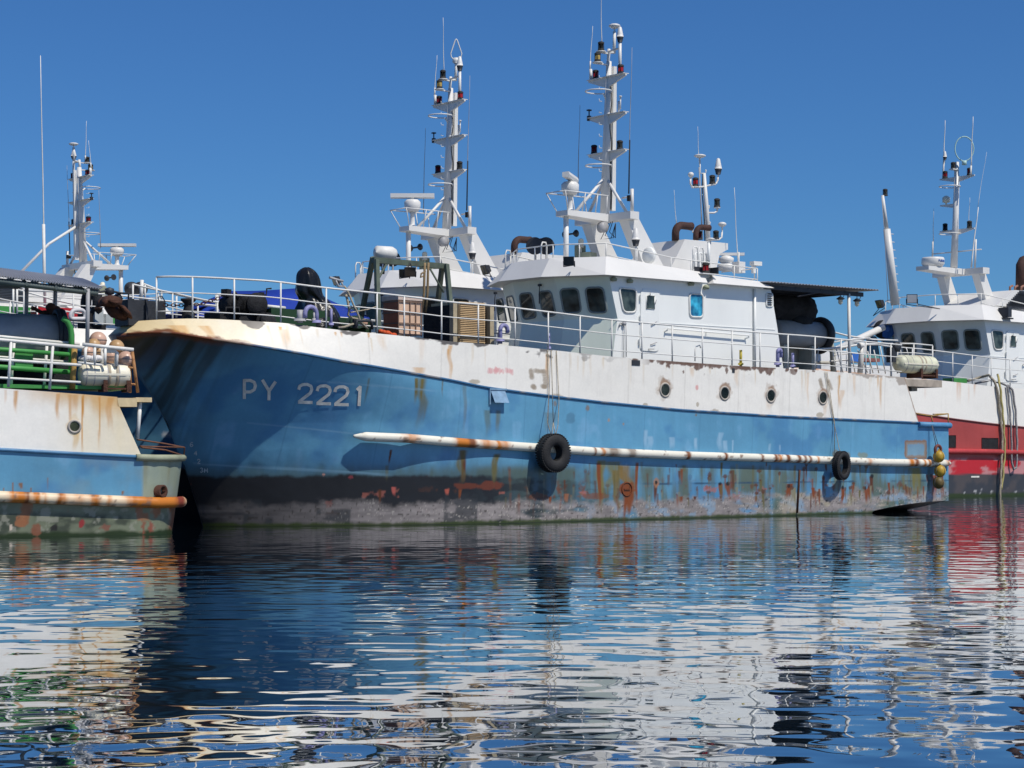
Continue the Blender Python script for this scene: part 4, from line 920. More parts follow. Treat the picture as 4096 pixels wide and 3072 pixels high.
# portholes
for x, y in ((2660,1560),(2898,1573),(3083,1583),(3291,1591)):
    p = FA.U(x, y, 0); b = MB(); b.ring(p, .20, .035, 'y', 24); ph = b.build('porthole', mat('porthole_rim', (.42, .38, .33), .6, .3, 6, rust=.3), A)
    b = MB(); b.lathe(p, [(.195, .0), (.185, .0)], 24, 'y'); b.lathe(p + Vector((0, -.012, 0)), [(.19, 0), (.001, .0)], 24, 'y'); b.build('pane', glassmat('porthole_glass', (.02, .024, .02), .1), ph)
# scuppers and flap
for x0, y0, x1, y1 in ((2527,1440,2560,1463),(2929,1473,2939,1491)):
    a, b_ = FA.U(x0, y0, -.01), FA.U(x1, y1, -.01); MB().bb((a.x, -.015, b_.z), (b_.x, .05, a.z)).build('scupper', DGREY, A)
a, b_ = FA.U(1960, 1560, .0), FA.U(2017, 1612, .0)
f = MB(); f.add([Vector((a.x, -.03, a.z)), Vector((b_.x, -.03, a.z)), Vector((b_.x + .02, -.20, b_.z)), Vector((a.x + .02, -.20, b_.z)), Vector((a.x, -.02, a.z)), Vector((b_.x, -.02, a.z)), Vector((b_.x + .02, -.18, b_.z)), Vector((a.x + .02, -.18, b_.z))], [(0, 1, 2, 3), (4, 7, 6, 5), (0, 3, 7, 4), (1, 5, 6, 2), (3, 2, 6, 7), (0, 4, 5, 1)])
f.bb((a.x - .05, -.06, a.z), (b_.x + .05, .02, a.z + .05)); f.bb((a.x - .05, -.05, b_.z - .05), (a.x - .01, .02, a.z)); f.build('scupper_flap', mat('worn_blue_flap', (.20, .33, .47), .5, .3, 4, rust=.25), A)
a, b_ = FA.U(3199, 1880, -.03), FA.U(3189, 2052, -.03); MB().tube([a, b_], .035, 6).build('discharge_pipe', RUSTY, A)
a = FA.U(2508, 1957, -.01); MB().ring(a, .2, .018, 'y', 26).bb(a + Vector((-.12, -.02, -.02)), a + Vector((.12, .02, .02))).build('sea_chest_ring', mat('orange_rust', (.15, .04, .012), .85, .4, 8), A)
# lettering and draught marks
def ribbon(b, F, px_pts, w, off=.014):
    d = []
    for (x0, y0), (x1, y1) in zip(px_pts[:-1], px_pts[1:]):
        n = max(1, int(math.hypot(x1 - x0, y1 - y0) / 7)); d += [(x0 + (x1 - x0) * i / n, y0 + (y1 - y0) * i / n) for i in range(n)]
    d.append(px_pts[-1]); vs_ = []
    for i, p in enumerate(d):
        a, c = d[max(0, i - 1)], d[min(len(d) - 1, i + 1)]; L_ = math.hypot(c[0] - a[0], c[1] - a[1]) or 1
        nx, ny = -(c[1] - a[1]) / L_, (c[0] - a[0]) / L_
        for sg in (-1, 1): vs_.append(hull_at(F, p[0] + sg * nx * w / 2, p[1] + sg * ny * w / 2) + Vector((-off * .6, -off, -off * .3)))
    b.add(vs_, [(2 * i, 2 * i + 1, 2 * i + 3, 2 * i + 2) for i in range(len(d) - 1)])
zz = lambda p: (600 + p[0] * .452, 1400 + p[1] * .452)
two = [(1316,350),(1324,320),(1350,305),(1392,303),(1424,318),(1432,348),(1418,380),(1322,455)]
STR = [[(835,256),(835,432)], [(835,268),(888,268),(922,284),(933,315),(922,350),(886,370),(835,370)], [(994,262),(1054,362)], [(1112,278),(1054,362),(1052,444)], [(1860,318),(1849,494)], [(1830,352),(1866,322)]]
for dx, dy in ((0, 0), (163, 12), (320, 20)): STR += [[(x + dx, y + dy) for x, y in two], [(1310 + dx, 460 + dy), (1438 + dx, 463 + dy)]]
GL = [STR[0:2], STR[2:4], STR[6:8], STR[8:10], STR[10:12], STR[4:6]]
for gl in GL:
    b = MB()
    for s_ in gl: ribbon(b, FA, [zz(p) for p in s_], 12.2)
    b.build('registration_letter', LETT, A)
FONT = {'6': [[(.9,.1),(.5,0),(.1,.3),(0,.65),(.2,.95),(.6,1),(.95,.75),(.75,.5),(.3,.5),(.05,.65)]], '4': [[(.75,1),(.75,0),(0,.65),(1,.65)]], '2': [[(.05,.25),(.3,0),(.8,.05),(.9,.35),(.05,1),(1,1)]],
        '3': [[(.05,.1),(.5,0),(.9,.2),(.5,.48),(.95,.75),(.5,1),(.05,.9)]], 'M': [[(0,1),(0,0),(.5,.7),(1,0),(1,1)]]}
for ch, x, y in (('6', 355, 816), ('4', 390, 893), ('2', 418, 966), ('3', 444, 1043), ('M', 482, 1046)):
    b = MB()
    for s_ in FONT[ch]: ribbon(b, FA, [zz((x + u * 27, y + v * 38)) for u, v in s_], 3.6, .012)
    b.build('draught_mark', mat('draught_mark_paint', (.45, .55, .60), .6, .3, 6), A)
# railing along the near deck edge
def s_at(F, px):
    lo, hi = -13.2, 16.0
    for k in range(40):
        m = (lo + hi) / 2
        if F.proj(edge_pt(m))[0] < px: lo = m
        else: hi = m
    return lo
postx = [600,770,937,1123,1305,1508,1617,1766,1913,2060,2193,2320,2447,2568,2689,2810,2928,3040,3152,3260,3364,3463,3563]
sp_ = [s_at(FA, x) for x in postx]; allS = []; pidx = []
for i, s in enumerate(sp_):
    if i:
        n = 6 if s < -9 else 3; allS += [sp_[i - 1] + (s - sp_[i - 1]) * k / n for k in range(1, n)]
    pidx.append(len(allS)); allS.append(s)
allS.append(13.95)
rpts = [edge_pt(s) for s in allS]
RA = railing(A, rpts, 1.10, pidx)
# starboard rail, mirrored
ss = list(np.linspace(-12.6, 13.5, 30)); railing(A, [edge_pt(s, .14, True) for s in ss], 1.10, list(range(0, 30, 2)))
build_deckhouse(A, FA); build_mast(A, FA, (-.80, -.60, 0)); build_aft_mast(A)

# ---- awning and net gear aft of the house
aw = [FA.U(x, y, .9) for x, y in ((3062, 1143), (3455, 1171))]
b = MB(); n = 110; x0, x1 = aw[0].x - .1, aw[1].x + .55; zt0, zt1 = aw[0].z + .12, aw[1].z + .12
vt = []
for j, t in enumerate((.7, 6.3)):
    for i in range(n + 1):
        u = i / n; vt.append((x0 + (x1 - x0) * u, t, zt0 + (zt1 - zt0) * u + .022 * math.sin(i * 2.1) + (.10 if j else 0)))
b.add(vt, [(i, i + 1, n + 2 + i, n + 1 + i) for i in range(n)], mi=0)
awn = b.build('awning', GALV, A); awn['label'] = 'corrugated awning roof aft of the deckhouse'
sol = awn.modifiers.new('thick', 'SOLIDIFY'); sol.thickness = .012
b = MB()
for t in (.95, 3.5, 6.0): b.bb((x0 + .1, t - .04, aw[0].z - .10), (aw[1].x, t + .04, aw[0].z + .04))
for i in range(8):
    s = x0 + .3 + i * (aw[1].x - x0 - .4) / 7.4; b.bb((s, .9, aw[0].z - .03), (s + .07, 6.0, aw[0].z + .05))
e = FA.U(3190, 1180, .95); b.tube([FA.U(3190, 1186, .95), FA.U(3280, 1168, .95)], .03, 6)
b.build('awning_frame', DGREY, awn)
a = FA.U(3395, 1175, .95); MB().tube([a, FA.U(3399, 1492, .95)], .055, 8).build('awning_post', RAILW, awn)
MB().tube([a + Vector((0, 5, 0)), FA.U(3399, 1492, .95) + Vector((0, 5, 0))], .055, 8).build('awning_post', RAILW, awn)
for x, y in ((3362, 1188), (3428, 1196)):
    p = FA.U(x, y, .95); l = MB(); l.tube([p + Vector((0, 0, .1)), p], .015, 5); l.lathe(p, [(.04, .02), (.15, -.06), (.09, -.09)], 12, mi=0); l.lathe(p, [(.075, -.09), (.075, -.20), (.03, -.25), (.001, -.26)], 12, mi=1)
    l.tube([p, p + Vector((.12, 0, -.02)), p + Vector((.2, 0, .1))], .012, 5); l.build('hanging_lamp', [DGREY, CREAM], awn)
# net drums
p = FA.U(3205, 1338, 3.0); b = MB(); b.lathe(p + Vector((-1.4, 0, 0)), [(.02, 0), (.46, 0), (.46, 2.3), (.02, 2.3)], 28, 'x', mi=0)
dr = b.build('net_drum', DRUM, A)
b = MB()
for dx in (.95, ): b.ring(p + Vector((dx, 0, 0)), .52, .13, 'x', 30, 8); b.ring(p + Vector((dx + .06, 0, .02)), .50, .12, 'x', 30, 8)
b.build('drum_flange', DGREY, dr)
b = MB(); b.tube([p + Vector((1.1, .1, .1)), p + Vector((1.35, -.1, .0)), p + Vector((1.45, -.15, -.6)), p + Vector((1.5, -.15, -1.5))], .10, 10); b.tube([p + Vector((1.0, -.25, .3)), p + Vector((1.02, -.28, -.4))], .03, 6)
b.bb(p + Vector((-1.2, -.3, -1.7)), p + Vector((-.95, .3, -.4))); b.bb(p + Vector((.2, -.3, -1.7)), p + Vector((.4, .3, -.4))); b.build('drum_stand', mat('grey_green_pipe', (.38, .39, .34), .6, .25, 3, rust=.12), dr)
b = MB(); b.tube([FA.U(3010, 1490, 3.4), FA.U(3165, 1452, 3.4), FA.U(3325, 1450, 3.4), FA.U(3332, 1440, 3.4)], .05, 8); b.bb(FA.U(3155, 1385, 3.4), FA.U(3205, 1470, 3.4) + Vector((0, .3, 0))); b.build('winch_casing', mat('putty_grey_box', (.48, .46, .40), .6, .2, 2), A)
p2 = FA.U(3150, 1236, 3.2); b = MB()
pr = [(.02, -1.3)] + [(.50 + .05 * math.sin(i * 2.3), -1.3 + i * .32) for i in range(8)] + [(.42, 1.15), (.02, 1.2)]
b.lathe(p2, pr, 26, 'x'); b.lathe(p2 + Vector((.35, -.2, -.48)), [(.02, -.5), (.3, -.45), (.36, .1), (.28, .5), (.02, .55)], 18, 'x'); nr_ = b.build('net_roll', NET, A)
sub = nr_.modifiers.new('d', 'SUBSURF'); sub.levels = sub.render_levels = 2
tx = bpy.data.textures.new('netfold', 'CLOUDS'); tx.noise_scale = .22; dm = nr_.modifiers.new('folds', 'DISPLACE'); dm.texture = tx; dm.strength = .12
# clutter of white pipes on the after deck
for x0_, y0_, x1_, y1_, t in ((3330,1400,3345,1490,2.2),(3345,1395,3372,1490,2.2),(3470,1405,3492,1492,2.0),(3495,1400,3515,1492,2.0),(3520,1385,3542,1495,2.0),(3275,1385,3265,1475,2.8),(3405,1410,3420,1490,2.4),(3430,1400,3470,1490,2.4),(3600,1390,3606,1430,2.0),(3625,1392,3634,1425,2.0)):
    MB().tube([FA.U(x0_, y0_, t), FA.U(x1_, y1_, t)], .022, 6).build('grating_bar', RAILW, A)
for pts, t, r in (((( 3260,1398),(3350,1392),(3440,1378),(3570,1376)),2.2,.04),(((3330,1420),(3400,1415)),2.6,.02),(((3320,1445),(3380,1440),(3440,1452)),2.6,.03),(((3340,1330),(3395,1344),(3490,1358),(3590,1362)),5.5,.035),(((3330,1370),(3395,1358),(3480,1352)),5.2,.025),(((3250,1450),(3330,1452),(3440,1465),(3560,1480)),5.5,.025)):
    MB().tube([FA.U(*p, t) for p in pts], r, 7).build('deck_pipe', RAILW, A)
b = MB(); b.tube([FA.U(3440, 1492, 1.6), FA.U(3446, 1420, 1.6), FA.U(3453, 1388, 1.6), FA.U(3448, 1380, 1.6), FA.U(3436, 1384, 1.6)], .095, 10).build('bent_vent_pipe', RAILW, A)
b = MB(); b.box(FA.U(3565, 1420, .6), (.22, .25, .5)); b.lathe(FA.U(3588, 1388, .5), [(.001, -.05), (.17, -.05), (.17, .06), (.1, .1), (.001, .1)], 18, 'y'); b.build('deck_lamp', [DGREY], A)
railing(A, [FA.U(x, y, 1.0) for x, y in ((3590, 1490), (3655, 1490), (3730, 1496))], 1.0, [0, 1, 2])

# ---- foredeck fittings
b = MB(); a, c = FA.U(512, 1285, 3.15), FA.U(663, 1206, 3.15); b.bb((a.x, 3.15, a.z - .1), (c.x, 3.85, c.z)); b.bb((a.x + .5, 3.1, a.z - .1), (a.x + .56, 3.9, c.z + .02)); b.tube([FA.U(636, 1206, 3.4), FA.U(632, 1188, 3.4), FA.U(648, 1185, 3.4), FA.U(660, 1206, 3.4)], .015, 5)
b.build('bow_roller', DGREY, A)
z3 = lambda x, y: (380 + x * .18083, 1100 + y * .18083)
an = MB()
def blobprism(b, poly, t, th, mi=0):
    A_ = [FA.U(*z3(*p), t) for p in poly]; c = sum(A_, Vector()) / len(A_)
    F_ = [c.lerp(p, .80) + Vector((0, -th * .5, 0)) for p in A_]; Bk = [c.lerp(p, .80) + Vector((0, th * .5, 0)) for p in A_]
    b.loft(F_, A_, True, True, mi); b.loft(A_, Bk, True, True, mi)
blobprism(an, ((60,720),(110,560),(190,470),(330,440),(470,480),(560,560),(520,700),(380,740),(230,690),(120,690)), 3.3, .5)
blobprism(an, ((230,690),(380,740),(520,700),(700,900),(860,1060),(720,1050),(420,940),(330,850)), 3.4, .42)
blobprism(an, ((520,660),(600,660),(760,840),(810,980),(700,900)), 3.05, .22)
anchor = an.build('anchor', RUSTY, A); fixnormals(anchor)
b = MB(); blobprism(b, ((40,720),(90,740),(70,780),(30,740)), 3.2, .3); blobprism(b, ((300,560),(420,600),(520,560),(500,640),(380,660)), 3.0, .2); b.build('anchor_fluke', RUSTY, anchor)
b = MB(); b.tube([FA.U(*z3(*p), 3.5) for p in ((-60,370),(150,370),(300,340),(560,400),(740,410),(740,530),(860,550))], .03, 6); b.lathe(FA.U(*z3(320,370), 3.5), [(.001, -.1), (.12, -.06), (.12, .08), (.001, .12)], 12); b.tube([FA.U(*z3(480,420), 3.6), FA.U(*z3(560,560), 3.6)], .09, 8); b.build('anchor_stopper', DGREY, A)
p = FA.U(753, 1283, 2.6); MB().lathe(p, [(.2, -.2), (.17, .15), (.12, .35), (.11, .45), (.2, .53), (.2, .58), (.001, .58)], 16).build('bollard', BLACK, A)
ch = MB(); pts = [FA.U(*q, 2.7) for q in ((663, 1220), (740, 1222), (800, 1217), (885, 1190))]; dd = dense(pts, .10)
for i, p in enumerate(dd[:-1]):
    d = (dd[i + 1] - p).normalized(); up = Vector((0, 0, 1)) if i % 2 else Vector((0, 1, 0)); x = d.cross(up).normalized()
    ch.tube([p + d * .075 * math.cos(k * math.pi / 4) + x * .04 * math.sin(k * math.pi / 4) for k in range(8)], .014, 5, True)
ch.build('anchor_chain', RUSTY, A)
w = MB(); c = FA.U(990, 1222, 2.6)
w.lathe(c + Vector((0, -.5, 0)), [(.02, 0), (.32, 0), (.32, .05), (.2, .07), (.2, .55), (.32, .57), (.32, .62), (.02, .62)], 22, 'y'); w.bb(FA.U(958, 1292, 2.2), FA.U(1060, 1228, 2.2) + Vector((0, .8, 0)))
for dx in (-.62, -.5, -.38): w.lathe(c + Vector((dx, -.42, -.03)), [(.02, 0), (.27, 0), (.24, .07), (.25, .5), (.02, .5)], 18, 'y')
w.bb(FA.U(880, 1292, 2.3), FA.U(940, 1250, 2.3) + Vector((0, .8, 0))); w.tube([FA.U(930, 1178, 2.3), FA.U(1065, 1180, 2.3), FA.U(1067, 1155, 2.3), FA.U(1085, 1154, 2.3)], .025, 6); w.box(FA.U(1045, 1180, 2.3), (.12, .12, .14)); w.box(FA.U(905, 1172, 2.4), (.2, .2, .2), .4)
w.tube([FA.U(900, 1265, 2.0), FA.U(905, 1230, 2.0), FA.U(955, 1230, 2.0), FA.U(958, 1270, 2.0)], .03, 6); w.tube([FA.U(935, 1172, 2.2), FA.U(952, 1190, 2.2)], .07, 8)
wl = w.build('windlass', NET, A)
MB().tube([FA.U(1062, 1224, 2.3), FA.U(1140, 1232, 2.3)], .045, 8).build('windlass_shaft', RAILW, wl)
b = MB(); a, c = FA.U(1085, 1300, 2.0), FA.U(1300, 1244, 2.0); b.bb((a.x, 2.0, a.z - .2), (c.x, 4.6, c.z)); a, c = FA.U(1300, 1310, 2.0), FA.U(1485, 1277, 2.0); b.bb((a.x, 2.0, a.z - .2), (c.x, 4.6, c.z)); b.build('hatch_coaming', DKGRN, A)
for x, y0, y1, t, r_, m_ in ((1200, 1292, 1240, .7, .085, GREYM), (1256, 1290, 1250, .6, .025, GREYM), (1325, 1308, 1236, .5, .035, LILAC), (2196, 1402, 1333, .35, .032, LILAC), (3171, 1474, 1412, .3, .045, LILAC), (2963, 1466, 1400, .3, .045, mat('yellow_pipe', (.45, .36, .05), .5, .2, 3))):
    a, c = FA.U(x, y0, t), FA.U(x, y1, t); bb_ = MB().tube([a, c], r_, 8); bb_.lathe(a + Vector((0, 0, .08)), [(r_ * 1.9, -.03), (r_ * 1.9, .03)], 10); bb_.build('sounding_pipe', m_, A)
for xa, xb, yt, yl, yr_, t in ((1220, 1266, 1226, 1272, 1290, .6), (2001, 2030, 1300, 1375, 1332, .35), (3111, 3124, 1398, 1468, 1430, .3)):
    a, c = FA.U(xa, yl, t), FA.U(xb, yr_, t); zt_ = FA.U(xa, yt, t).z; R_ = (c.x - a.x) / 2; cx = (a.x + c.x) / 2
    pts = [a] + [Vector((cx - R_ * math.cos(k * math.pi / 8), t, zt_ - R_ + R_ * math.sin(k * math.pi / 8))) for k in range(9)] + [c]
    g = MB().tube(pts, .062, 9); g.lathe(a + Vector((0, 0, .1)) if yl > yr_ else c + Vector((0, 0, .02)), [(.12, -.03), (.12, .04)], 12); g.build('gooseneck_vent', LILAC, A)
a = FA.U(2780, 1445, .5); MB().tube([a, a + Vector((0, 0, .35)), a + Vector((.05, 0, .45)), a + Vector((.2, 0, .5)), a + Vector((.25, 0, .42))], .02, 6).build('gooseneck_vent', RAILW, A)
# gallows frame
g = MB(); tb = 1.7
def beam(b, p, q, w, h):
    d = (q - p).normalized(); x = d.cross(Vector((0, 1, .01))).normalized(); y = x.cross(d)
    b.loft([p + x * i * h / 2 + y * j * w / 2 for i, j in ((-1, -1), (1, -1), (1, 1), (-1, 1))], [q + x * i * h / 2 + y * j * w / 2 for i, j in ((-1, -1), (1, -1), (1, 1), (-1, 1))])
beam(g, FA.U(1492, 1040, tb), FA.U(1788, 1066, tb), .14, .15)
for x0_, y0_, x1_, y1_, t0, t1 in ((1492, 1030, 1443, 1275, 1.8, 3.0), (1506, 1040, 1514, 1330, 1.6, .9), (1768, 1070, 1735, 1345, 1.8, 3.0), (1786, 1058, 1812, 1330, 1.6, .9)): beam(g, FA.U(x0_, y0_, t0), FA.U(x1_, y1_, t1), .11, .12)
g.tube([FA.U(1720, 1075, 1.6), FA.U(1775, 1170, 1.3)], .03, 6); g.tube([FA.U(1500, 1140, 2.0), FA.U(1555, 1040, 2.4)], .035, 6)
gf = g.build('gallows_frame', FRGRN, A); fixnormals(gf)
st = MB()
for x in (1700, 1714): st.tube([FA.U(x, 1052, 1.55), FA.U(x - 2, 1090, 1.5), FA.U(x - 4, 1170, 1.5), FA.U(x - 12, 1250, 1.5)], .035, 6)
st.tube([FA.U(1702, 1085, 1.5), FA.U(1685, 1095, 1.5), FA.U(1682, 1110, 1.5), FA.U(1692, 1105, 1.5)], .025, 6); st.build('lifting_strap', mat('brown_strap', (.24, .17, .09), .9, .3, 8), gf)
floodlight(gf, FA.U(1640, 1086, 1.55), (-.5, -.7, -.4), .3, DKG, arm=FA.U(1640, 1050, 1.6))
p = FA.U(1542, 1012, 3.2); b = MB(); b.lathe(p, [(.001, -.34), (.19, -.3), (.2, .2), (.15, .32), (.001, .34)], 16, 'x', mi=0); b.tube([p, p + Vector((.0, .1, -.6))], .03, 6, mi=1); b.build('search_light', [RAILW, DGREY], A)
# fairlead bracket and ropes on the rail
b = MB(); b.tube([FA.U(1318, 1110, .5), FA.U(1345, 1118, .5), FA.U(1372, 1125, .5)], .035, 6); b.tube([FA.U(1343, 1120, .5), FA.U(1352, 1142, .5), FA.U(1362, 1146, .5)], .025, 6); b.tube([FA.U(1366, 1128, .5), FA.U(1372, 1146, .5)], .025, 6); b.tube([FA.U(1352, 1146, .5), FA.U(1376, 1146, .5)], .03, 6); b.build('fairlead_bracket', GREYM, A)
b = MB(); b.bb(FA.U(1418, 1312, .35), FA.U(1432, 1278, .35) + Vector((0, .1, 0))); b.tube([FA.U(1422, 1312, .3), FA.U(1428, 1282, .3), FA.U(1480, 1284, .3), FA.U(1488, 1292, .3), FA.U(1488, 1318, .3)], .04, 7); b.build('roller_fairlead', DGREY, A)

# ================================================================ THINGS ON AND AGAINST THE MAIN SHIP
def rope_thing(F, pxs, ts, r, m_, label, name='rope', group=None, parent=None, wob=0, cat='rope'):
    pts = [F.U(x, y, t) for (x, y), t in zip(pxs, ts)]
    pts = dense(pts, .12)
    for i, p in enumerate(pts): p += Vector((wob * math.sin(i * 1.3), 0, wob * math.cos(i * .9)))
    if parent is not None: return MB().tube([p - parent['o'] for p in pts], r, 6).build(name, m_, parent['root'])
    o0 = pts[0]; t = F.thing(name, label, cat, o0, group); 
    MB().tube([p - o0 for p in pts], r, 6).build('strand', m_, t); return t
def tyre(F, px, py, t, Ro, Ri, w, rz, label, ropes):
    c = F.U(px, py, t); root = F.thing('tyre_fender', label, 'tyre', c, 'old tyres hung over the side as fenders')
    pr = [(Ri, -w * .36), (Ri * 1.05, -w * .44), (Ri + (Ro - Ri) * .45, -w * .52), (Ro * .93, -w * .47), (Ro * .985, -w * .34), (Ro, -w * .12), (Ro, w * .12), (Ro * .985, w * .34), (Ro * .93, w * .47), (Ri + (Ro - Ri) * .45, w * .52), (Ri * 1.05, w * .44), (Ri, w * .36), (Ri + .03, 0), (Ri, -w * .36)]
    b = MB().lathe((0, 0, 0), pr, 40, 'y', rz=rz)
    for k in range(44):
        a = 2 * math.pi * k / 44
        for sg in (-1, 1):
            q = Matrix.Rotation(rz, 3, 'Z') @ Vector((Ro * math.cos(a), sg * w * .28, Ro * math.sin(a)))
            M = Matrix.Rotation(rz, 3, 'Z') @ Matrix.Rotation(-a, 3, 'Y')
            d = (.022, w * .28, .045); vs_ = [q + M @ Vector((x * d[0], y * d[1] / 2, z * d[2] / 2)) for x in (-.5, 1) for y in (-1, 1) for z in (-1, 1)]
            b.add(vs_, [(0, 1, 3, 2), (4, 6, 7, 5), (0, 4, 5, 1), (2, 3, 7, 6), (0, 2, 6, 4), (1, 5, 7, 3)])
    b.build('tyre', BLACK, root)
    for pl in ropes:
        MB().tube([F.U(x, y, tt) - c for x, y, tt in pl], .012, 5).build('hanging_line', ROPE, root)
    return root
tyre(FA, 2213, 1812, -.40, .535, .225, .34, 0, 'large worn tyre hanging from two lines at the middle of the blue hull', [[(2190, 1400, -.02), (2196, 1560, -.06), (2190, 1690, -.3), (2205, 1742, -.42)], [(2226, 1402, -.02), (2236, 1600, -.06), (2232, 1700, -.3), (2222, 1742, -.42)], [(2213, 1690, -.2), (2207, 1742, -.42)], [(2213, 1690, -.2), (2222, 1742, -.42)], [(2205, 1400, -.02), (2213, 1690, -.2)]])
tyre(FA, 3366, 1862, -.36, .45, .285, .24, .22, 'smaller black tyre hanging near the stern of the blue hull', [[(3300, 1487, -.03), (3336, 1690, -.05), (3356, 1790, -.22), (3362, 1812, -.36)], [(3308, 1487, -.03), (3338, 1690, -.05), (3338, 1815, -.2)]])
# float string at the stern
for px, py, m_, lab in ((3755, 1826, YELLOW, 'yellow round float, upper one of the pair hanging at the blue stern'), (3760, 1884, YELLOW, 'yellow round float hanging just above the brown one at the blue stern'), (3754, 1931, BROWNF, 'dark brown round float lowest in the string at the blue stern')):
    c = FA.U(px, py, -.34); r = FA.thing('net_float', lab, 'float', c, 'floats strung at the stern')
    MB().ball((0, 0, 0), .20, 1.06).tube([(0, 0, .19), (0, 0, .26)], .03, 6).build('shell', m_, r); MB().ring((0, 0, 0), .203, .008, 'x', 30, 5).ring((0, 0, 0), .203, .008, 'y', 30, 5).build('lashing', ROPED, r)
c = FA.U(3752, 1800, -.30); r = FA.thing('rubber_ring', 'rusty red rubber ring hanging above the yellow floats at the stern', 'ring', c)
MB().ring((0, 0, 0), .15, .055, 'y', 24, 8).build('ring', mat('red_brown_rubber', (.16, .05, .04), .7, .3, 5), r); MB().tube([(0, 0, .17), FA.U(3729, 1702, -.12) - c], .012, 5).tube([(-.1, 0, .1), FA.U(3727, 1702, -.12) - c], .012, 5).build('hanging_line', ROPED, r)
# life raft canister
def liferaft(F, x0, x1, yc, t, r, label, m1, m2, straps, cradle):
    a, b_ = F.U(x0, yc, t), F.U(x1, yc, t); c = (a + b_) / 2; L_ = (b_.x - a.x) / 2
    root = F.thing('life_raft', label, 'life raft', c)
    pr = [(.001, -L_), (r * .45, -L_ * .985), (r * .78, -L_ * .93), (r * .95, -L_ * .84), (r, -L_ * .72), (r, L_ * .72), (r * .95, L_ * .84), (r * .78, L_ * .93), (r * .45, L_ * .985), (.001, L_)]
    b = MB().lathe((0, 0, 0), pr, 26, 'x'); b.build('canister', m1, root)
    s_ = MB(); hp = [(-L_ * 1.0, 0), (-L_ * .9, -r * .9), (-L_ * .7, -r * 1.05), (L_ * .7, -r * 1.05), (L_ * .9, -r * .9), (L_ * 1.0, 0), (L_ * .9, r * .9), (L_ * .7, r * 1.05), (-L_ * .7, r * 1.05), (-L_ * .9, r * .9)]
    s_.loft([Vector((x, y, -.025)) for x, y in hp], [Vector((x, y, .025)) for x, y in hp]); s_.build('seam_flange', m2, root)
    for u in straps: MB().lathe((u * L_, 0, 0), [(r + .004, -.035), (r + .014, -.03), (r + .014, .03), (r + .004, .035)], 26, 'x').build('strap', mat('canvas_strap', (.42, .36, .27), .8, .2, 8), root)
    for u in (-.75, -.45, .05, .5): MB().lathe((u * L_, 0, 0), [(r + .003, -.012), (r + .010, 0), (r + .003, .012)], 26, 'x').build('band', GREYM, root)
    k = MB()
    for u in cradle: k.bb((u * L_ - .05, -r * .9, -r * 1.5), (u * L_ + .05, r * .9, -r * .86)); k.bb((u * L_ - .05, -r * 1.02, -r * 1.5), (u * L_ + .05, -r * .9, -r * .5)); k.bb((u * L_ - .05, r * .9, -r * 1.5), (u * L_ + .05, r * 1.02, -r * .5))
    k.bb((cradle[0] * L_, -r * .92, -r * 1.3), (cradle[-1] * L_, -r * .85, -r * 1.15)); k.build('cradle', RUSTY, root)
    return root
liferaft(FA, 3586, 3738, 1458, .55, .31, 'cream life raft canister with algae green end on the blue ship stern platform', RAFTG, CREAM, (.0, .2), (-.05, .75))
# crates on the foredeck
a, c = FA.U(1594, 1342, .8), FA.U(1686, 1187, .8); w_ = FA.X(1530, 1200, a.x).y - .8; o0 = Vector((a.x, .8, a.z)); H_ = c.z - a.z; W_ = c.x - a.x
t = FA.thing('caged_crate', 'peach and orange crate with dark slatted cage on the foredeck behind the rail', 'crate', o0)
MB().bb((0.02, .02, .03), (W_ - .02, w_ - .02, H_ - .12)).build('box', [PEACH], t, bevel=.02)
MB().bb((0, .04, .05), (.019, w_ - .04, H_ - .16)).build('end_panel', ORANGE, t)
b = MB()
for i in range(5): x = i * W_ / 4; b.bb((x - .015, -.012, 0), (x + .015, .012, H_ - .1))
for i in range(4): z = .04 + i * (H_ - .2) / 3; b.bb((-.01, -.016, z - .02), (W_ + .01, .014, z + .02)); b.bb((-.016, 0, z - .02), (.014, w_, z + .02))
b.build('cage', mat('cage_bar', (.22, .14, .10), .7, .3, 5, rust=.3), t); MB().bb((-.02, -.02, H_ - .12), (W_ + .02, w_, H_)).build('top_board', mat('bleached_board', (.62, .5, .42), .7, .2, 4), t)
a, c = FA.U(1838, 1372, .75), FA.U(1942, 1212, .75); o0 = Vector((a.x, .75, a.z)); H_ = c.z - a.z; W_ = c.x - a.x
t = FA.thing('louvred_box', 'tan box with louvred side between weathered posts on the foredeck near the wheelhouse', 'box', o0)
MB().bb((0, .03, 0), (W_, 1.3, H_)).build('box', TANW, t)
b = MB()
for i in range(22): z = .03 + i * (H_ - .06) / 22; b.add([(0.02, .03, z + .045), (W_ - .02, .03, z + .045), (W_ - .02, -.02, z + .008), (.02, -.02, z + .008), (.02, .03, z), (W_ - .02, .03, z)], [(0, 3, 2, 1), (3, 4, 5, 2)])
b.build('louvre', TANW, t)
for x in (-.17, W_ + .22): MB().bb((x - .09, -.05, -.05), (x + .05, .12, H_ - .06)).build('corner_post', TANP, t)
MB().bb((-.2, .2, 0), (W_ + .2, 1.4, H_ - .1)).build('dark_gap_fill', NET, t)  # black block filling the dark gaps beside the posts
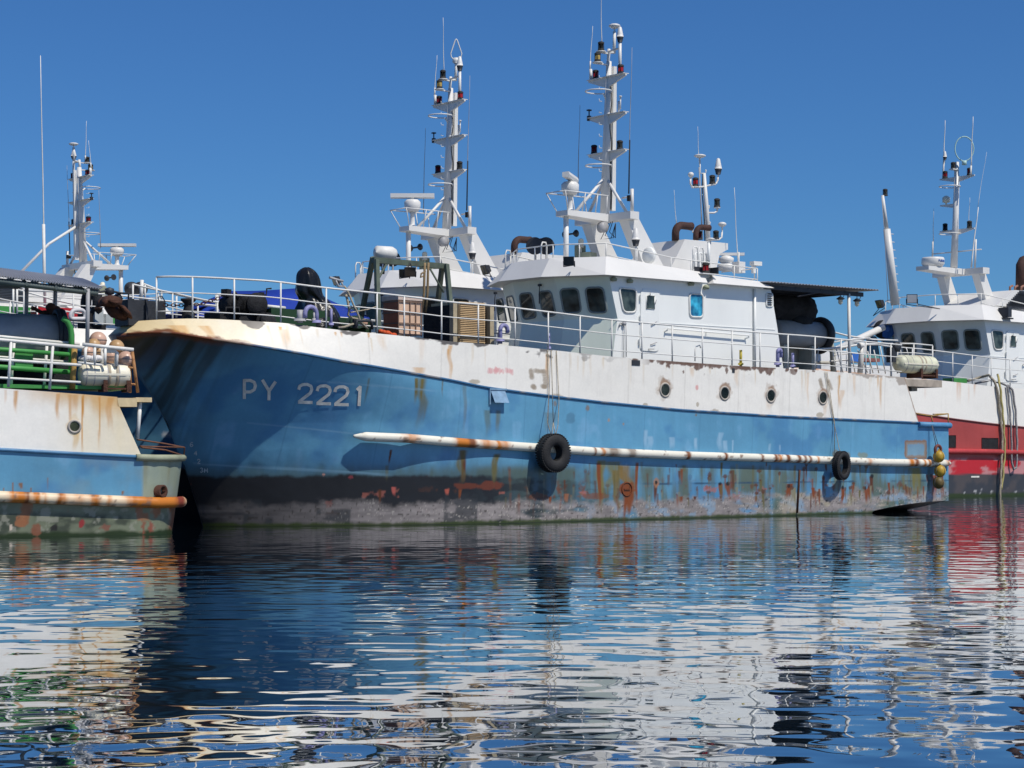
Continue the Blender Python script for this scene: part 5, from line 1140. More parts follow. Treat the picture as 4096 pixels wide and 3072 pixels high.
# black sheet-covered machine
def draped(F, name, label, cat, px, py, t, rings, m_, group=None):
    c = F.U(px, py, t); root = F.thing(name, label, cat, c, group); b = MB(); n = 40; vs_ = []
    for i, (z, rs, rt, ox, oy) in enumerate(rings):
        for k in range(n):
            a = 2 * math.pi * k / n; f = 1 + (.10 * math.sin(5 * a + i * .7) + .06 * math.sin(9 * a + i) + .05 * math.sin(13 * a - i * .4)) * (1 - .55 * i / len(rings)) + .05 * float(fbm(np.array(a * 2.0), np.array(z * 3.0), 7, 3) - .5)
            vs_.append((ox + rs * f * math.cos(a), oy + rt * f * math.sin(a), z + .02 * math.sin(7 * a + i)))
    m = len(rings); b.add(vs_, [(i * n + k, i * n + (k + 1) % n, (i + 1) * n + (k + 1) % n, (i + 1) * n + k) for i in range(m - 1) for k in range(n)] + [tuple((m - 1) * n + k for k in range(n))], True)
    o = b.build('cover_sheet', m_, root); sb = o.modifiers.new('s', 'SUBSURF'); sb.levels = sb.render_levels = 1
    return root
c0 = FA.U(1270, 1300, 2.6); q = lambda x, y: FA.U(x, y, 2.6) - c0
def rg(xl, xr, y, k=.8): a, b_ = q(xl, y), q(xr, y); return (a.z, (b_.x - a.x) / 2 * .8, (b_.x - a.x) / 2 * k, (a.x + b_.x) / 2, 0)
draped(FA, 'covered_winch', 'winch wrapped in black plastic sheeting, hooded top above the foredeck rail', 'covered machine', 1270, 1300, 2.6,
       [rg(1160, 1375, 1305), rg(1165, 1365, 1270), rg(1185, 1350, 1230), rg(1200, 1320, 1200), rg(1192, 1296, 1186), rg(1180, 1290, 1172), rg(1178, 1284, 1150), rg(1182, 1280, 1125), rg(1184, 1276, 1100), rg(1192, 1262, 1082), rg(1208, 1246, 1072), rg(1222, 1232, 1069)], BLKPL)
rope_thing(FA, ((1378, 1146), (1400, 1185), (1425, 1240), (1440, 1285), (1472, 1316)), (.5, .4, .3, .3, .35), .030, ROPE, 'tan mooring rope running slack from the rail bracket to the fairlead', wob=.01)
rope_thing(FA, ((1383, 1180), (1392, 1215), (1398, 1240), (1394, 1258), (1408, 1272), (1436, 1278), (1420, 1296), (1380, 1308), (1352, 1310)), (.6, .55, .5, .5, .5, .45, .4, .4, .45), .034, ROPE, 'tangled tan rope end hanging in a bunch at the foredeck rail', wob=.012)
rope_thing(FA, ((1402, 1250), (1470, 1238), (1520, 1222)), (.8, 1.0, 1.2), .018, ROPE, 'thin tan line stretched from the rope bunch to the gallows frame')
p = FA.U(1455, 1292, .5); t = FA.thing('net_float', 'small pink float lying beside the roller fairlead on the foredeck', 'float', p); MB().ball((0, 0, 0), .11).build('shell', PINKF, t)
p = FA.U(1550, 1330, .45); t = FA.thing('orange_bag', 'crumpled bright orange bag at the deck edge beside the caged crate', 'bag', p)
b = MB()
for i in range(5): b.ball((-.22 + i * .11, .02 * (i % 2), .02 - i * .022), .075 + .012 * (i % 3), .8, 10)
b.build('sack', mat('bright_orange_cloth', (.62, .09, .02), .7, .3, 8, bump=.5), t)
# coil of rope on the deck edge
p = edge_pt(s_at(FA, 1235), .55); t = FA.thing('rope_coil', 'flat coil of pale rope under the lilac gooseneck vent', 'rope', p); b = MB()
for i in range(5): b.ring((.05 * i - .1, 0, .03 + .02 * (i % 2)), .24 - .03 * i, .022, 'z', 22, 5)
b.build('coil', ROPE, t)

c0 = FA.U(1420, 1300, 1.9); q = lambda x, y: FA.U(x, y, 1.9) - c0
draped(FA, 'net_heap', 'heap of dark green netting piled on the foredeck below the gallows frame', 'net', 1420, 1300, 1.9,
       [rg(1372, 1478, 1312), rg(1376, 1474, 1292), rg(1386, 1462, 1276), rg(1400, 1450, 1266), rg(1415, 1438, 1262)], mat('green_netting', (.02, .05, .035), .9, .5, 9, bump=1.0))
c0 = FA.U(1060, 1296, 2.0); q = lambda x, y: FA.U(x, y, 2.0) - c0
draped(FA, 'net_heap', 'low heap of black netting against the windlass on the foredeck', 'net', 1060, 1296, 2.0,
       [rg(1020, 1110, 1296), rg(1024, 1105, 1274), rg(1034, 1096, 1258), rg(1048, 1082, 1250)], NET)

# ================================================================ SISTER SHIP ALONGSIDE (its wheelhouse and mast show over the main ship's foredeck)
def offset_frame(F, ds, dt, dz): return Frame(math.degrees(F.th), F.ox + ds * F.c - dt * F.s, F.oy + ds * F.s + dt * F.c, 1.0, dz)
FB = offset_frame(FA, -.6, 7.35, .12)
B = FB.root('fishing_vessel', 'blue and white sister trawler moored behind the central ship, broad radar bar on its mast', 'fishing vessel')
gB = hull_grid(260, 40, 18); hull_mesh('hull', gB, paint_plain(*gB), B, PAINT)
ship_decks(B)
def take(dst, names, src=A):
    for c in list(src.children):
        if c.name.split('.')[0] in names: copy_tree(c, dst)
HOUSE = {'wheelhouse', 'roof_visor', 'window', 'window_wiper', 'door', 'roof_railing', 'grab_hoop', 'floodlight', 'exhaust_casing', 'exhaust_pipe', 'handrail'}
take(B, HOUSE); build_mast(B, FA, (.766, -.643, 0), 'loop')
ss = list(np.linspace(-12.9, -2.0, 20)); railing(B, [edge_pt(s) for s in ss], 1.05, list(range(0, 20, 2)))
railing(B, [edge_pt(s, .14, True) for s in ss], 1.05, list(range(0, 20, 2)))
b = MB()
b.tube([FB.U(*p, 2.2) for p in ((575, 1136), (640, 1162), (760, 1190), (880, 1212), (985, 1228))], .035, 7); b.tube([FB.U(*p, 2.2) for p in ((762, 1215), (880, 1228), (985, 1243))], .025, 6)
for x, y0, y1 in ((580, 1140, 1206), (646, 1165, 1206), (706, 1185, 1270), (872, 1212, 1270)): b.tube([FB.U(x, y0, 2.2), FB.U(x, y1, 2.2)], .03, 6)
b.tube([FB.U(568, 1120, 2.2), FB.U(564, 1206, 2.2)], .055, 8); b.tube([FB.U(868, 1180, 2.2), FB.U(866, 1270, 2.2)], .06, 8); b.tube([FB.U(866, 1180, 2.2), FB.U(892, 1180, 2.2)], .06, 8)
b.build('bow_handrail', RAILW, B)
b = MB(); b.bb(FB.U(380, 1298, 1.6), FB.U(414, 1238, 1.6) + Vector((0, .5, 0))); b.bb(FB.U(412, 1298, 1.7), FB.U(452, 1258, 1.7) + Vector((0, .5, 0))); b.build('deck_locker', mat('pale_grey_locker', (.48, .52, .52), .5, .2, 2), B)
b = MB(); b.bb(FB.U(452, 1296, 1.8), FB.U(484, 1274, 1.8) + Vector((0, .5, 0))); b.bb(FB.U(378, 1300, 2.2), FB.U(392, 1262, 2.2) + Vector((0, .5, 0))); b.build('deck_box', GREEN, B)
c = FB.U(367, 1215, 2.0); b = MB(); b.ring(c, .36, .16, 'x', 24, 8); b.bb(c + Vector((-.3, -.3, -.9)), c + Vector((.3, .3, -.3))); b.build('windlass', NET, B)
# framed bulwark opening
wq = [FB.U(x, y, .05) for x, y in ((287, 1240), (335, 1240), (343, 1276), (276, 1276))]
MB().tube(rounded([p + Vector((0, -.02, 0)) for p in wq], .2), .06, 8, True).build('bulwark_frame', mat('pale_frame', (.60, .59, .60), .5, .1, 3), B)
# blue tarpaulin over the sister ship's foredeck gear
b = MB(); up = [(850, 1215), (895, 1172), (920, 1164), (1040, 1163), (1200, 1152), (1255, 1165), (1310, 1196), (1400, 1236), (1470, 1262)]
lo = [(780, 1262), (850, 1275), (900, 1280), (1040, 1285), (1180, 1290), (1250, 1290), (1310, 1290), (1400, 1290), (1490, 1285)]
rows_ = []
for k in range(9):
    u = k / 8
    row = []
    for (ux, uy), (lx, ly) in zip(up, lo):
        r0, e0, e1 = FB.U(ux, uy, 3.6), FB.U(lx, ly, 1.9), FB.U(lx, ly, 1.9); e1 = Vector((e1.x, 5.4, e1.z))
        p = e0.lerp(r0, u * 2) if u <= .5 else r0.lerp(e1, u * 2 - 1)
        row.append(p)
    fine = dense(row, .25); m_ = len(row)
    rows_.append([Vector((np.interp(j / 39 * (m_ - 1), range(m_), [p.x for p in row]), np.interp(j / 39 * (m_ - 1), range(m_), [p.y for p in row]), np.interp(j / 39 * (m_ - 1), range(m_), [p.z for p in row]) + .03 * math.sin(j * 1.7 + k) * (u * (1 - u) * 4 < .99))) for j in range(40)])
b.add([p for r in rows_ for p in r], [(i * 40 + j, i * 40 + j + 1, (i + 1) * 40 + j + 1, (i + 1) * 40 + j) for i in range(8) for j in range(39)], True)
o = b.build('tarpaulin', BLUETP); o.location = (FB.ox, FB.oy, FB.oz); o.rotation_euler.z = FB.th; tag(o, 'bright blue tarpaulin tented over foredeck gear behind the black covered winch', 'tarpaulin')
so_ = o.modifiers.new('thick', 'SOLIDIFY'); so_.thickness = .02

# ================================================================ SHIP FACING THE OTHER WAY AT THE FAR LEFT
FD = Frame(220, -16.35, 82.9, 1.0, -.1)
D = FD.root('fishing_vessel', 'white trawler facing right behind the others at far left, red and green deck boxes', 'fishing vessel')
gD = hull_grid(120, 16, 8); hull_mesh('hull', gD, paint_plain(*gD), D, PAINT); ship_decks(D)
take(D, {'wheelhouse', 'roof_visor', 'roof_railing', 'exhaust_casing'})
build_mast(D, FA, (-.766, .643, 0), 'dome')
_done = set()
def shorten(o):                                   # this ship carries a shorter mast of the same pattern
    if o.type == 'MESH' and o.data.name not in _done:
        _done.add(o.data.name)
        for v in o.data.vertices:
            if v.co.z > 9.55: v.co.z = 9.55 + (v.co.z - 9.55) * .76
    for k in o.children: shorten(k)
for c in D.children:
    if c.name.split('.')[0] == 'mast': shorten(c)
b = MB(); p0 = FD.U(20, 1190, 1.0)
for i in range(9):
    y = 1150 + i * 6.3; b.bb(FD.U(-20, y, 5.5), FD.U(88 + i * 2, y + 3.5, 5.5) + Vector((0, .06, 0)), mi=1)
b.bb(FD.U(-30, 1232, 5.5), FD.U(112, 1148, 5.5) + Vector((0, -1.5, 0)), mi=0); b.build('louvred_casing', [WHITE, DGREY], D)
b = MB(); b.bb(FD.U(-30, 1268, 6.5), FD.U(102, 1232, 6.5) + Vector((0, .4, 0))); b.build('deck_box', GREEN, D)
b = MB(); b.bb(FD.U(124, 1276, 6.5), FD.U(345, 1240, 6.5) + Vector((0, .5, 0))); b.build('deck_box', RED, D)
b = MB(); b.tube([FD.U(80, 1092, 3.5), FD.U(195, 976, 3.5), FD.U(318, 898, 3.5)], .055, 8); b.build('mast_stay', WHITE, D)
whip(D, FD.U(180, 1260, 6.4), FD.U(163, 222, 6.4), .028, .35, RAILW)
rl = MB(); rl.tube([FD.U(*p, 6.95) for p in ((0, 1150), (250, 1148), (420, 1142))], .03, 6); rl.tube([FD.U(*p, 6.95) for p in ((70, 1158), (220, 1200), (330, 1225))], .035, 6)
rl.tube([FD.U(*p, 6.95) for p in ((70, 1185), (220, 1188), (400, 1202))], .025, 6); rl.tube([FD.U(*p, 6.95) for p in ((70, 1245), (220, 1247), (400, 1258))], .025, 6)
for x in (53, 68, 215, 367): rl.tube([FD.U(x, 1150, 6.95), FD.U(x, 1275, 6.95)], .04, 6)
rl.build('deck_railing', RAILW, D)

# ================================================================ NEAR LEFT SHIP (only its stern quarter is in view)
FC = Frame(25, -8.91, 47.9)
C = FC.root('fishing_vessel', 'rust streaked blue and white trawler stern nearest at left, round discharge pipe in its quarter', 'fishing vessel')
cz = lambda x, y, t=0: FC.U(x, y, t)
def lz(pxs):
    P = [cz(*p) for p in pxs]; return lambda s: np.interp(s, [p.x for p in P], [p.z for p in P])
zTC, zBC, zRC = lz([(-400, 1527), (0, 1553), (200, 1567), (470, 1588), (620, 1598)]), lz([(-400, 1778), (0, 1798), (300, 1815), (560, 1828), (760, 1835)]), lz([(-400, 1970), (0, 1988), (300, 2000), (740, 2013)])
path = [(-16 + i * .03, 0.0) for i in range(int(16 / .03))]
for i in range(40): a = i / 39 * math.pi / 2; path.append((1.36 * math.sin(a) ** 1.0, 1.25 * (1 - math.cos(a)) ** .85))
path += [(1.36, 1.25 + (i + 1) * .25) for i in range(20)]
path = np.array(path); nr0 = 110; nr1 = 60
S0, T0 = path[:, 0][None], path[:, 1][None]
zb_ = zBC(np.minimum(path[:, 0], .1))[None]; ze = zTC(path[:, 0])[None]
s_a, s_b = cz(473, 1620).x, cz(568, 1822).x
cut = np.clip((path[:, 0] - s_a) / (s_b - s_a), 0, 1)[None]
ztop = np.where(path[:, 0][None] < s_a, ze, ze - .16 + (zb_ - ze + .16) * cut)
lv = np.linspace(0, 1, nr0)[:, None]; uv = np.linspace(0, 1, nr1)[1:, None]
Zc = np.concatenate([-.35 + (zb_ + .35) * lv, zb_ + (ztop - zb_) * uv], 0)
Sc = S0 + 0 * Zc - np.clip(S0, 0, 2) * .20 * np.clip(1 - Zc / zb_, 0, 1.2); Tc = T0 + 0 * Zc
rowsC = np.concatenate([np.zeros(nr0), np.ones(nr1 - 1)])
plen = np.concatenate([[0], np.cumsum(np.hypot(*np.diff(path, axis=0).T))])[None] - 16 + 0 * Zc
def paint_C(S, Z):
    c = blue_base(S, Z) * .97
    q = sst_(.02, .12, S); n = fbm(S * 4, Z * .5, 201)
    olv = np.array((.25, .29, .22)) * (.8 + .4 * n)[..., None]; olv = mixc(olv, (.17, .14, .05), .8 * sst_(.5, .68, fbm(S * 3.5, Z * .25, 203)))
    c = c * (1 - q[..., None]) + olv * q[..., None]
    c = mixc(c, (.20, .26, .26), .45 * sst_(.5, .7, fbm(S * 1.2, Z * 1.0, 205)) * sst_(-3, -.5, S))
    zr = zRC(np.minimum(S, 1)); d = zr - Z
    low = sst_(.0, .06, d)
    lc = np.array((.15, .17, .11)) * (.6 + .8 * fbm(S * 2.5, Z * 1.2, 207))[..., None]
    lc = mixc(lc, (.035, .045, .03), .85 * sst_(.42, .6, fbm(S * 2, Z * 3, 209)) * sst_(.25, .4, d))
    lc = mixc(lc, (.30, .30, .24), .6 * sst_(.62, .72, fbm(S * 5, Z * 5, 211)))
    lc = mixc(lc, (.28, .09, .03), .8 * sst_(.62, .70, fbm(S * 2.6, Z * 1.6, 213)))
    lc = mixc(lc, (.20, .06, .03), .8 * sst_(1.0, 1.4, S))
    lc = mixc(lc, (.02, .035, .008), sst_(.14, .04, Z + .1 * (n - .5)))
    c = c * (1 - low[..., None]) + lc * low[..., None]
    for x, y, r, q_ in ((85, 2075, .16, (.30, .12, .05)), (43, 2115, .07, (.6, .5, .4)), (150, 2118, .12, (.22, .08, .04)), (217, 2110, .10, (.015, .012, .01)), (330, 2093, .085, (.28, .015, .02)), (420, 2110, .10, (.2, .08, .05)), (575, 2108, .12, (.22, .06, .03)), (620, 2105, .14, (.24, .06, .035))):
        p = cz(x, y); c = blob(c, S, Z, p.x, p.z, r, r * 1.2, q_, .9, x % 50, 1.7)
    for x, y0, y1, w in ((15, 1950, 1985, .03), (50, 1930, 1985, .04), (85, 1932, 1965, .12), (126, 1950, 1985, .04), (190, 1910, 1985, .02), (490, 1965, 1985, .06)):
        p = cz(x, y0); c = streak(c, S, Z, p.x, p.z, w, (y1 - y0) / 165, (.22, .10, .03), .8, x)
    up = (rowsC[:, None] > 0) * np.ones_like(S)
    w = white_base(S, Z) * 1.07
    y = sst_(-2.6, -.4, S + .8 * (fbm(S * 1.5, Z * .6, 221) - .5))
    w = mixc(w, (.78, .66, .42), .75 * y * (.5 + .8 * fbm(S * 3, Z * .6, 223)))
    top = zTC(S) - Z
    w = mixc(w, (.62, .34, .08), .75 * sst_(.55, .0, top + .5 * (fbm(S * 4, Z * .7, 225) - .5)) * sst_(-3.2, -1.6, S))
    for x, l, wd, a in ((62, 90, .12, .7), (230, 120, .12, .6), (280, 160, .10, .45), (330, 270, .045, .9), (332, 250, .02, .95), (398, 250, .05, .85), (400, 180, .02, .9), (300, 90, .2, .4), (440, 140, .2, .5), (20, 60, .08, .3)):
        p = cz(x, np.interp(x, (0, 540), (1553, 1592)) + 4); w = streak(w, S, Z, p.x, p.z, wd, l / 165, (.58, .27, .06), a, x, .3)
    p = cz(297, 1705); w = blob(w, S, Z, p.x, p.z, .22, .30, (.72, .56, .34), .6, 4); w = streak(w, S, Z, p.x + .05, p.z - .1, .2, .55, (.66, .42, .14), .5, 9)
    c = c * (1 - up[..., None]) + w * up[..., None]
    return np.clip(c, .005, .9)
colC = paint_C(plen, Zc)
nr, nc = Zc.shape; P = np.stack([Sc, Tc, Zc], -1).reshape(-1, 3); idx = np.arange(nr * nc).reshape(nr, nc)
F_ = np.stack([idx[:-1, :-1], idx[:-1, 1:], idx[1:, 1:], idx[1:, :-1]], -1).reshape(-1, 4).tolist()
me = bpy.data.meshes.new('hull'); me.from_pydata(P.tolist(), [], F_); me.polygons.foreach_set('use_smooth', [True] * len(F_))
cc = np.ones((len(P), 4)); cc[:, :3] = colC.reshape(-1, 3); at = me.color_attributes.new('paint', 'FLOAT_COLOR', 'POINT'); at.data.foreach_set('color', cc.ravel().astype(np.float32)); me.materials.append(PAINT); me.update()
ho = bpy.data.objects.new('hull', me); COL.objects.link(ho); ho.parent = C
b = MB(); b.bb((-16, .02, zTC(-3) - .25), (s_a - .1, 6.4, zTC(-1.5) - .2)); b.bb((-16, 6.4, -.3), (.5, 6.5, 2.8)); b.build('deck', DECKM, C)
e0, e1 = cz(468, 1588), cz(548, 1594)
MB().bb((e0.x, .0, e1.z - .20), (e1.x, 5.8, e1.z + .01)).bb((e1.x, .1, e1.z - .08), (cz(612, 1594).x, 1.4, e1.z + .03)).build('stern_platform', mat('rusty_cream_plate', (.66, .52, .30), .6, .25, 2, rust=.25), C)
MB().tube([cz(562, 1598, .25), cz(549, 1757, .25)], .05, 8).build('platform_post', RAILW, C)
MB().tube([cz(545, 1830, -.03), cz(570, 1830, -.03)] + [Vector((x, t - .04, cz(600, 1832).z)) for x, t in ((.39, .08), (.84, .32), (1.18, .68), (1.39, 1.2), (1.39, 6))], .085, 10).build('quarter_rail', OLIVE, C)
b = MB(); b.tube([cz(548, 1758, .3), cz(660, 1775, .9), cz(738, 1790, 1.3), cz(736, 1825, 1.3)], .022, 6); b.tube([cz(560, 1785, .3), cz(738, 1790, 1.3)], .02, 6); b.tube([cz(565, 1790, .3), cz(660, 1800, .9), cz(730, 1822, 1.2)], .025, 6); b.build('quarter_guard', mat('rusty_guard', (.16, .07, .04), .8, .3, 6), C)
rpC = dense([Vector((s, -.10, float(zRC(np.array(s))))) for s in (-16, -10, -5, 0)] + [Vector((x, t - .10, float(zRC(np.array(.6))))) for x, t in ((.39, .07), (.84, .32), (1.12, .62), (1.27, .95))], .05)
rC = [.135] * len(rpC); rC[-1] = .06; rC[-2] = .11
bandsC = [(cz(x, 1995).x, w, a, q) for x, w, a, q in ((50,.12,.8,ORG),(85,.14,.8,ORG),(105,.06,1,BRN),(140,.08,.9,ORG),(175,.05,.5,ORG),(235,.06,1,BRN),(245,.12,.5,ORG),(310,.15,.4,ORG),(375,.06,1,BRN),(372,.12,.8,ORG),(430,.06,.5,ORG),(530,.05,1,BRN),(520,.12,.4,ORG),(600,.5,.95,ORG),(590,.08,.9,BRN),(680,.6,1,ORG),(740,.14,1,(.20,.04,.02)))]
painted_tube('rub_rail', rpC, rC, rubcol(FC, bandsC, (.80, .66, .46)), C)
MB().tube([Vector((s, -.02, float(zBC(np.array(s))))) for s in (-16, -8, -4, -2, 0)], .045, 8).build('sheer_moulding', mat('moulding_blue', (.07, .2, .36), .5, .2, 3), C)
p = cz(298, 1706); b = MB().ring(p + Vector((0, -.005, 0)), .14, .03, 'y', 24); ph = b.build('porthole', MATS['porthole_rim'], C); MB().lathe(p + Vector((0, -.006, 0)), [(.14, 0), (.001, 0)], 24, 'y').build('pane', glassmat('greenish_porthole', (.05, .055, .03), .15), ph)
p = cz(637, 1965, .18); b = MB(); b.lathe(p + Vector((.06, -.16, 0)), [(.15, .3), (.16, 0), (.11, -.005), (.105, .28)], 22, 'y', rz=.6); b.lathe(p + Vector((.0, 0, 0)), [(.105, .0), (.001, .0)], 20, 'y', mi=1, rz=.6); b.build('discharge_pipe', [RUSTY, NET], C)
# rails on the working deck
zq = lambda x, y, t=0: FC.U(x * .36166, 1050 + y * .36166, t)
b = MB()
for (pts, t, r) in ((((-300,795),(0,820),(880,905)),.9,.04),(((-300,830),(0,855),(920,940)),.12,.044),(((915,905),(1180,935),(1475,965)),.12,.046),(((-300,1020),(0,1045),(760,1100)),.9,.03),(((-300,1050),(0,1075),(900,1135)),.12,.035),(((860,1105),(1130,1135)),.12,.03),(((-300,1250),(0,1275),(890,1325)),.12,.03)):
    b.tube([zq(*p, t) for p in pts], r, 8)
rc = b.build('deck_railing', RAILW, C)
for xa, ya, xb, yb, t in ((122,870,92,1378,.12),(158,860,122,1370,.9),(520,900,488,1378,.9),(585,915,548,1405,.12),(948,940,938,1118,.12),(1048,940,1045,1130,.12),(1165,950,1160,1140,.12),(1130,950,1130,1140,.5),(970,700,930,1400,.5)):
    MB().tube([zq(xa, ya, t), zq(xb, yb, t)], .036, 8).build('post', RAILW, rc)
MB().tube([zq(1140,985,.2), zq(1160,980,.2), zq(1270,980,.2), zq(1292,1000,.2), zq(1282,1150,.2)], .05, 8).build('gooseneck_vent', RAILW, C)
for pa, pb, r in (((825,950,.3),(800,1400,.3),.07),((1440,1090,.4),(1435,1440,.4),.045),((1462,985,.3),(1525,1440,.3),.04),((1400,1160,.3),(1500,1168,.3),.026),((1440,1345,.3),(1518,1350,.3),.026)):
    MB().tube([zq(*pa), zq(*pb)], r, 8).build('rusty_stanchion', YRAIL if r > .05 else mat('rust_bar', (.40, .20, .08), .8, .35, 5, rust=.5, rustcol=(.16, .05, .02)), C)
b = MB(); b.tube([zq(-300,935,.7), zq(0,960,.7), zq(790,1020,.7)], .055, 10); b.tube([zq(-300,1135,.7), zq(0,1155,.7), zq(770,1212,.7)], .06, 10); b.tube([zq(690,615,.7), zq(745,650,.7), zq(780,720,.7), zq(792,800,.7), zq(790,1230,.7)], .07, 10)
b.bb(zq(170,1165,.82), zq(365,1000,.82) + Vector((0, .2, 0))); b.bb(zq(-100,1385,.4), zq(1400,1365,.4) + Vector((0, 1.5, 0))); b.build('green_gantry', GREEN, C)
b = MB(); b.bb(zq(-200,1385,2.6), zq(780,1010,2.6) + Vector((0, 1.5, 0))); b.bb(zq(360,1190,2.0), zq(480,1010,2.0) + Vector((0, .2, 0))); b.build('winch_casing', NET, C)
b = MB(); rr_ = .56; k = zq(690, 745, 1.6).x - zq(-700, 745, 1.6).x; b.lathe(zq(-700, 800, 1.6), [(.02, 0), (rr_, 0), (rr_, k), (.02, k)], 40, 'x'); dr = b.build('net_drum', DRUM, C)
b = MB(); c = zq(675, 805, 1.6); b.ring(c, .58, .075, 'x', 36, 8); b.ring(c + Vector((-.11, 0, .01)), .57, .06, 'x', 36, 8); b.build('drum_flange', DGREY, dr)
b = MB()
for x, y, r in ((565,500,.14),(560,480,.1),(600,560,.2),(500,580,.15),(620,520,.12)): b.ball(zq(x, y, 2.2), r, .8, 10)
b.tube([zq(345,495,2.2), zq(400,520,2.2), zq(470,560,2.2)], .05, 6); b.build('rope_heap', RUSTY, C)
# corrugated shelter roof
b = MB(); n = 130; E0, E1 = FC.U(-60, 1096, .2), FC.U(412, 1152, .2); G0, G1 = FC.U(-60, 1065, 2.2), FC.U(330, 1115, 2.2); vt = []
for j in range(5):
    v = j / 4
    for i in range(n + 1):
        u = i / n; p = E0.lerp(E1, u).lerp(G0.lerp(G1, u), v); vt.append(p + Vector((0, 0, .03 * math.sin(i * 2.1) + (.06 * v * (1 - v)))))
b.add(vt, [(j * (n + 1) + i, j * (n + 1) + i + 1, (j + 1) * (n + 1) + i + 1, (j + 1) * (n + 1) + i) for j in range(4) for i in range(n)])
# far slope down again
o_ = len(b.v); b.add(vt[4 * (n + 1):] + [p + Vector((0, 1.6, .02)) for p in vt[4 * (n + 1):]], [(i, i + 1, n + 2 + i, n + 1 + i) for i in range(n)])
aw2 = b.build('awning', GALV, C); s_ = aw2.modifiers.new('thick', 'SOLIDIFY'); s_.thickness = .015
b = MB(); dz = Vector((0, 0, -.12))
for A_, B_ in ((E0, E1), (G0, G1)): b.tube([A_ + dz + Vector((0, .1, 0)), B_ + dz + Vector((-.1, .1, 0))], .075, 4)
for u in (.1, .35, .6, .85): b.tube([E0.lerp(E1, u) + dz, G0.lerp(G1, u) + dz, G0.lerp(G1, u) + Vector((0, 1.5, -.1))], .05, 4)
b.bb(FC.U(-60, 1135, 1.2), FC.U(110, 1128, 1.2) + Vector((0, 1.2, 0))); b.build('awning_frame', mat('grey_frame', (.13, .16, .15), .6, .3, 3), aw2)
for x, y0, y1, t in ((107, 1140, 1300, 2.7), (222, 1145, 1300, 2.7), (352, 1155, 1378, .25)): MB().tube([FC.U(x, y0, t), FC.U(x - 3, y1, t)], .05, 8).build('awning_post', GREYM, aw2)
# floats and raft
gF = 'net floats heaped on the left ship'
for x, y, r, t, m_, lab in ((392, 1361, .185, .9, PINKF, 'biggest salmon float with white spots topping the heap on the left ship'), (374, 1382, .15, .75, OCHRE, 'ochre float half hidden below the big salmon float on the left ship'), (466, 1389, .165, .8, OCHRE, 'ochre brown float at the back right of the heap on the left ship'), (443, 1428, .17, .6, PINKF, 'dull salmon float behind the white pipe amid the heap on the left ship'),
                       (503, 1437, .175, .45, PINKF, 'shiny salmon float with a nipple, lowest at the right of the left ship heap'), (352, 1410, .14, .6, PINKF, 'small salmon float at the left end of the heap beside the grey post'), (395, 1410, .15, .8, OCHRE, 'ochre float in the centre of the heap on the left ship')):
    c = FC.U(x, y, t); r_ = FC.thing('net_float', lab, 'float', c, gF); b = MB().ball((0, 0, 0), r * 1.14, 1.0, 22); b.lathe((r * .95, 0, -r * .3) if x == 503 else (r * .4, -r * .3, r * .85), [(.03, -.03), (.025, .015), (.012, .03)], 10); b.build('shell', m_, r_); MB().ring((0, 0, 0), r * 1.15, .008, 'z', 26, 5).build('lashing', ROPED, r_)
liferaft(FC, 313, 520, 1499, .45, .275, 'cream life raft canister with rusty cradle on the nearest ship at left', CREAM, mat('cream_plastic', (.74, .70, .58), .5, .15, 4), (.12, .42), (-.05, .85))
c = FC.U(362, 1436, .5); r_ = FC.thing('white_sack', 'white sack tucked under the floats behind the raft on the left ship', 'sack', c); b = MB()
for i in range(4): b.ball((-.18 + i * .12, .03 * (i % 2), .02 * (i % 2)), .12, .7, 12)
b.build('sack', mat('white_sackcloth', (.66, .66, .68), .8, .2, 6, bump=.4), r_)

# ================================================================ RED SHIP AT THE RIGHT
FE = Frame(40, 22.62, 95.56, 1.32, -1.1)
E_ = FE.root('fishing_vessel', 'red and white trawler behind the stern at far right with a tall white derrick post', 'fishing vessel')
gE = hull_grid(420, 60, 26)
def paint_E(S, T, Z, rows):
    up = (rows[:, None] > 0) * np.ones_like(S); n = fbm(S * .6, Z * 1.2, 301); n2 = fbm(S * 5, Z * .6, 303)
    c = np.array((.38, .06, .052)) * (.75 + .35 * n + .2 * n2)[..., None]
    zl = 1.0 + 1.1
    br = sst_(2.25, 2.18, Z); c = mixc(c, (.50, .012, .022), br * .9)
    c = mixc(c, (.52, .30, .30), .75 * br * sst_(.5, .62, fbm(S * 1.6, Z * 3.5, 305, 5)))
    c = mixc(c, (.045, .047, .055), sst_(1.66, 1.62, Z)); c = mixc(c, (.10, .08, .075), .6 * sst_(1.66, 1.6, Z) * sst_(.5, .7, fbm(S * 2, Z * 2, 307)))
    c = mixc(c, (.5, .5, .5), .8 * sst_(1.15, 1.05, Z) * sst_(.66, .72, fbm(S * 5, Z * 7, 309)) * sst_(.88, .95, Z))
    c = mixc(c, (.03, .045, .01), sst_(.98, .90, Z + .08 * (n2 - .5)))
    w = white_base(S, Z) * 1.06; d = zT(S) - Z
    w = mixc(w, (.60, .30, .12), .55 * sst_(.9, .0, d) * sst_(.60, .70, fbm(S * 5, Z * .4, 311)))
    w = mixc(w, (.45, .20, .08), .8 * sst_(.12, .0, d + .2 * (fbm(S * 4, Z * 3, 313) - .45)) * sst_(-2, -5, S))
    return np.clip(c * (1 - up[..., None]) + w * up[..., None], .005, .9)
hull_mesh('hull', gE, paint_E(*gE), E_, PAINT); ship_decks(E_)
take(E_, {'wheelhouse', 'roof_visor', 'window', 'door', 'roof_railing', 'handrail'})
for c in E_.children:
    if c.name.startswith('wheelhouse'):
        c.data = c.data.copy(); c.data.materials[0] = mat('pale_grey_wall', (.74, .76, .74), .4, .08, 1.0, streak=.4)
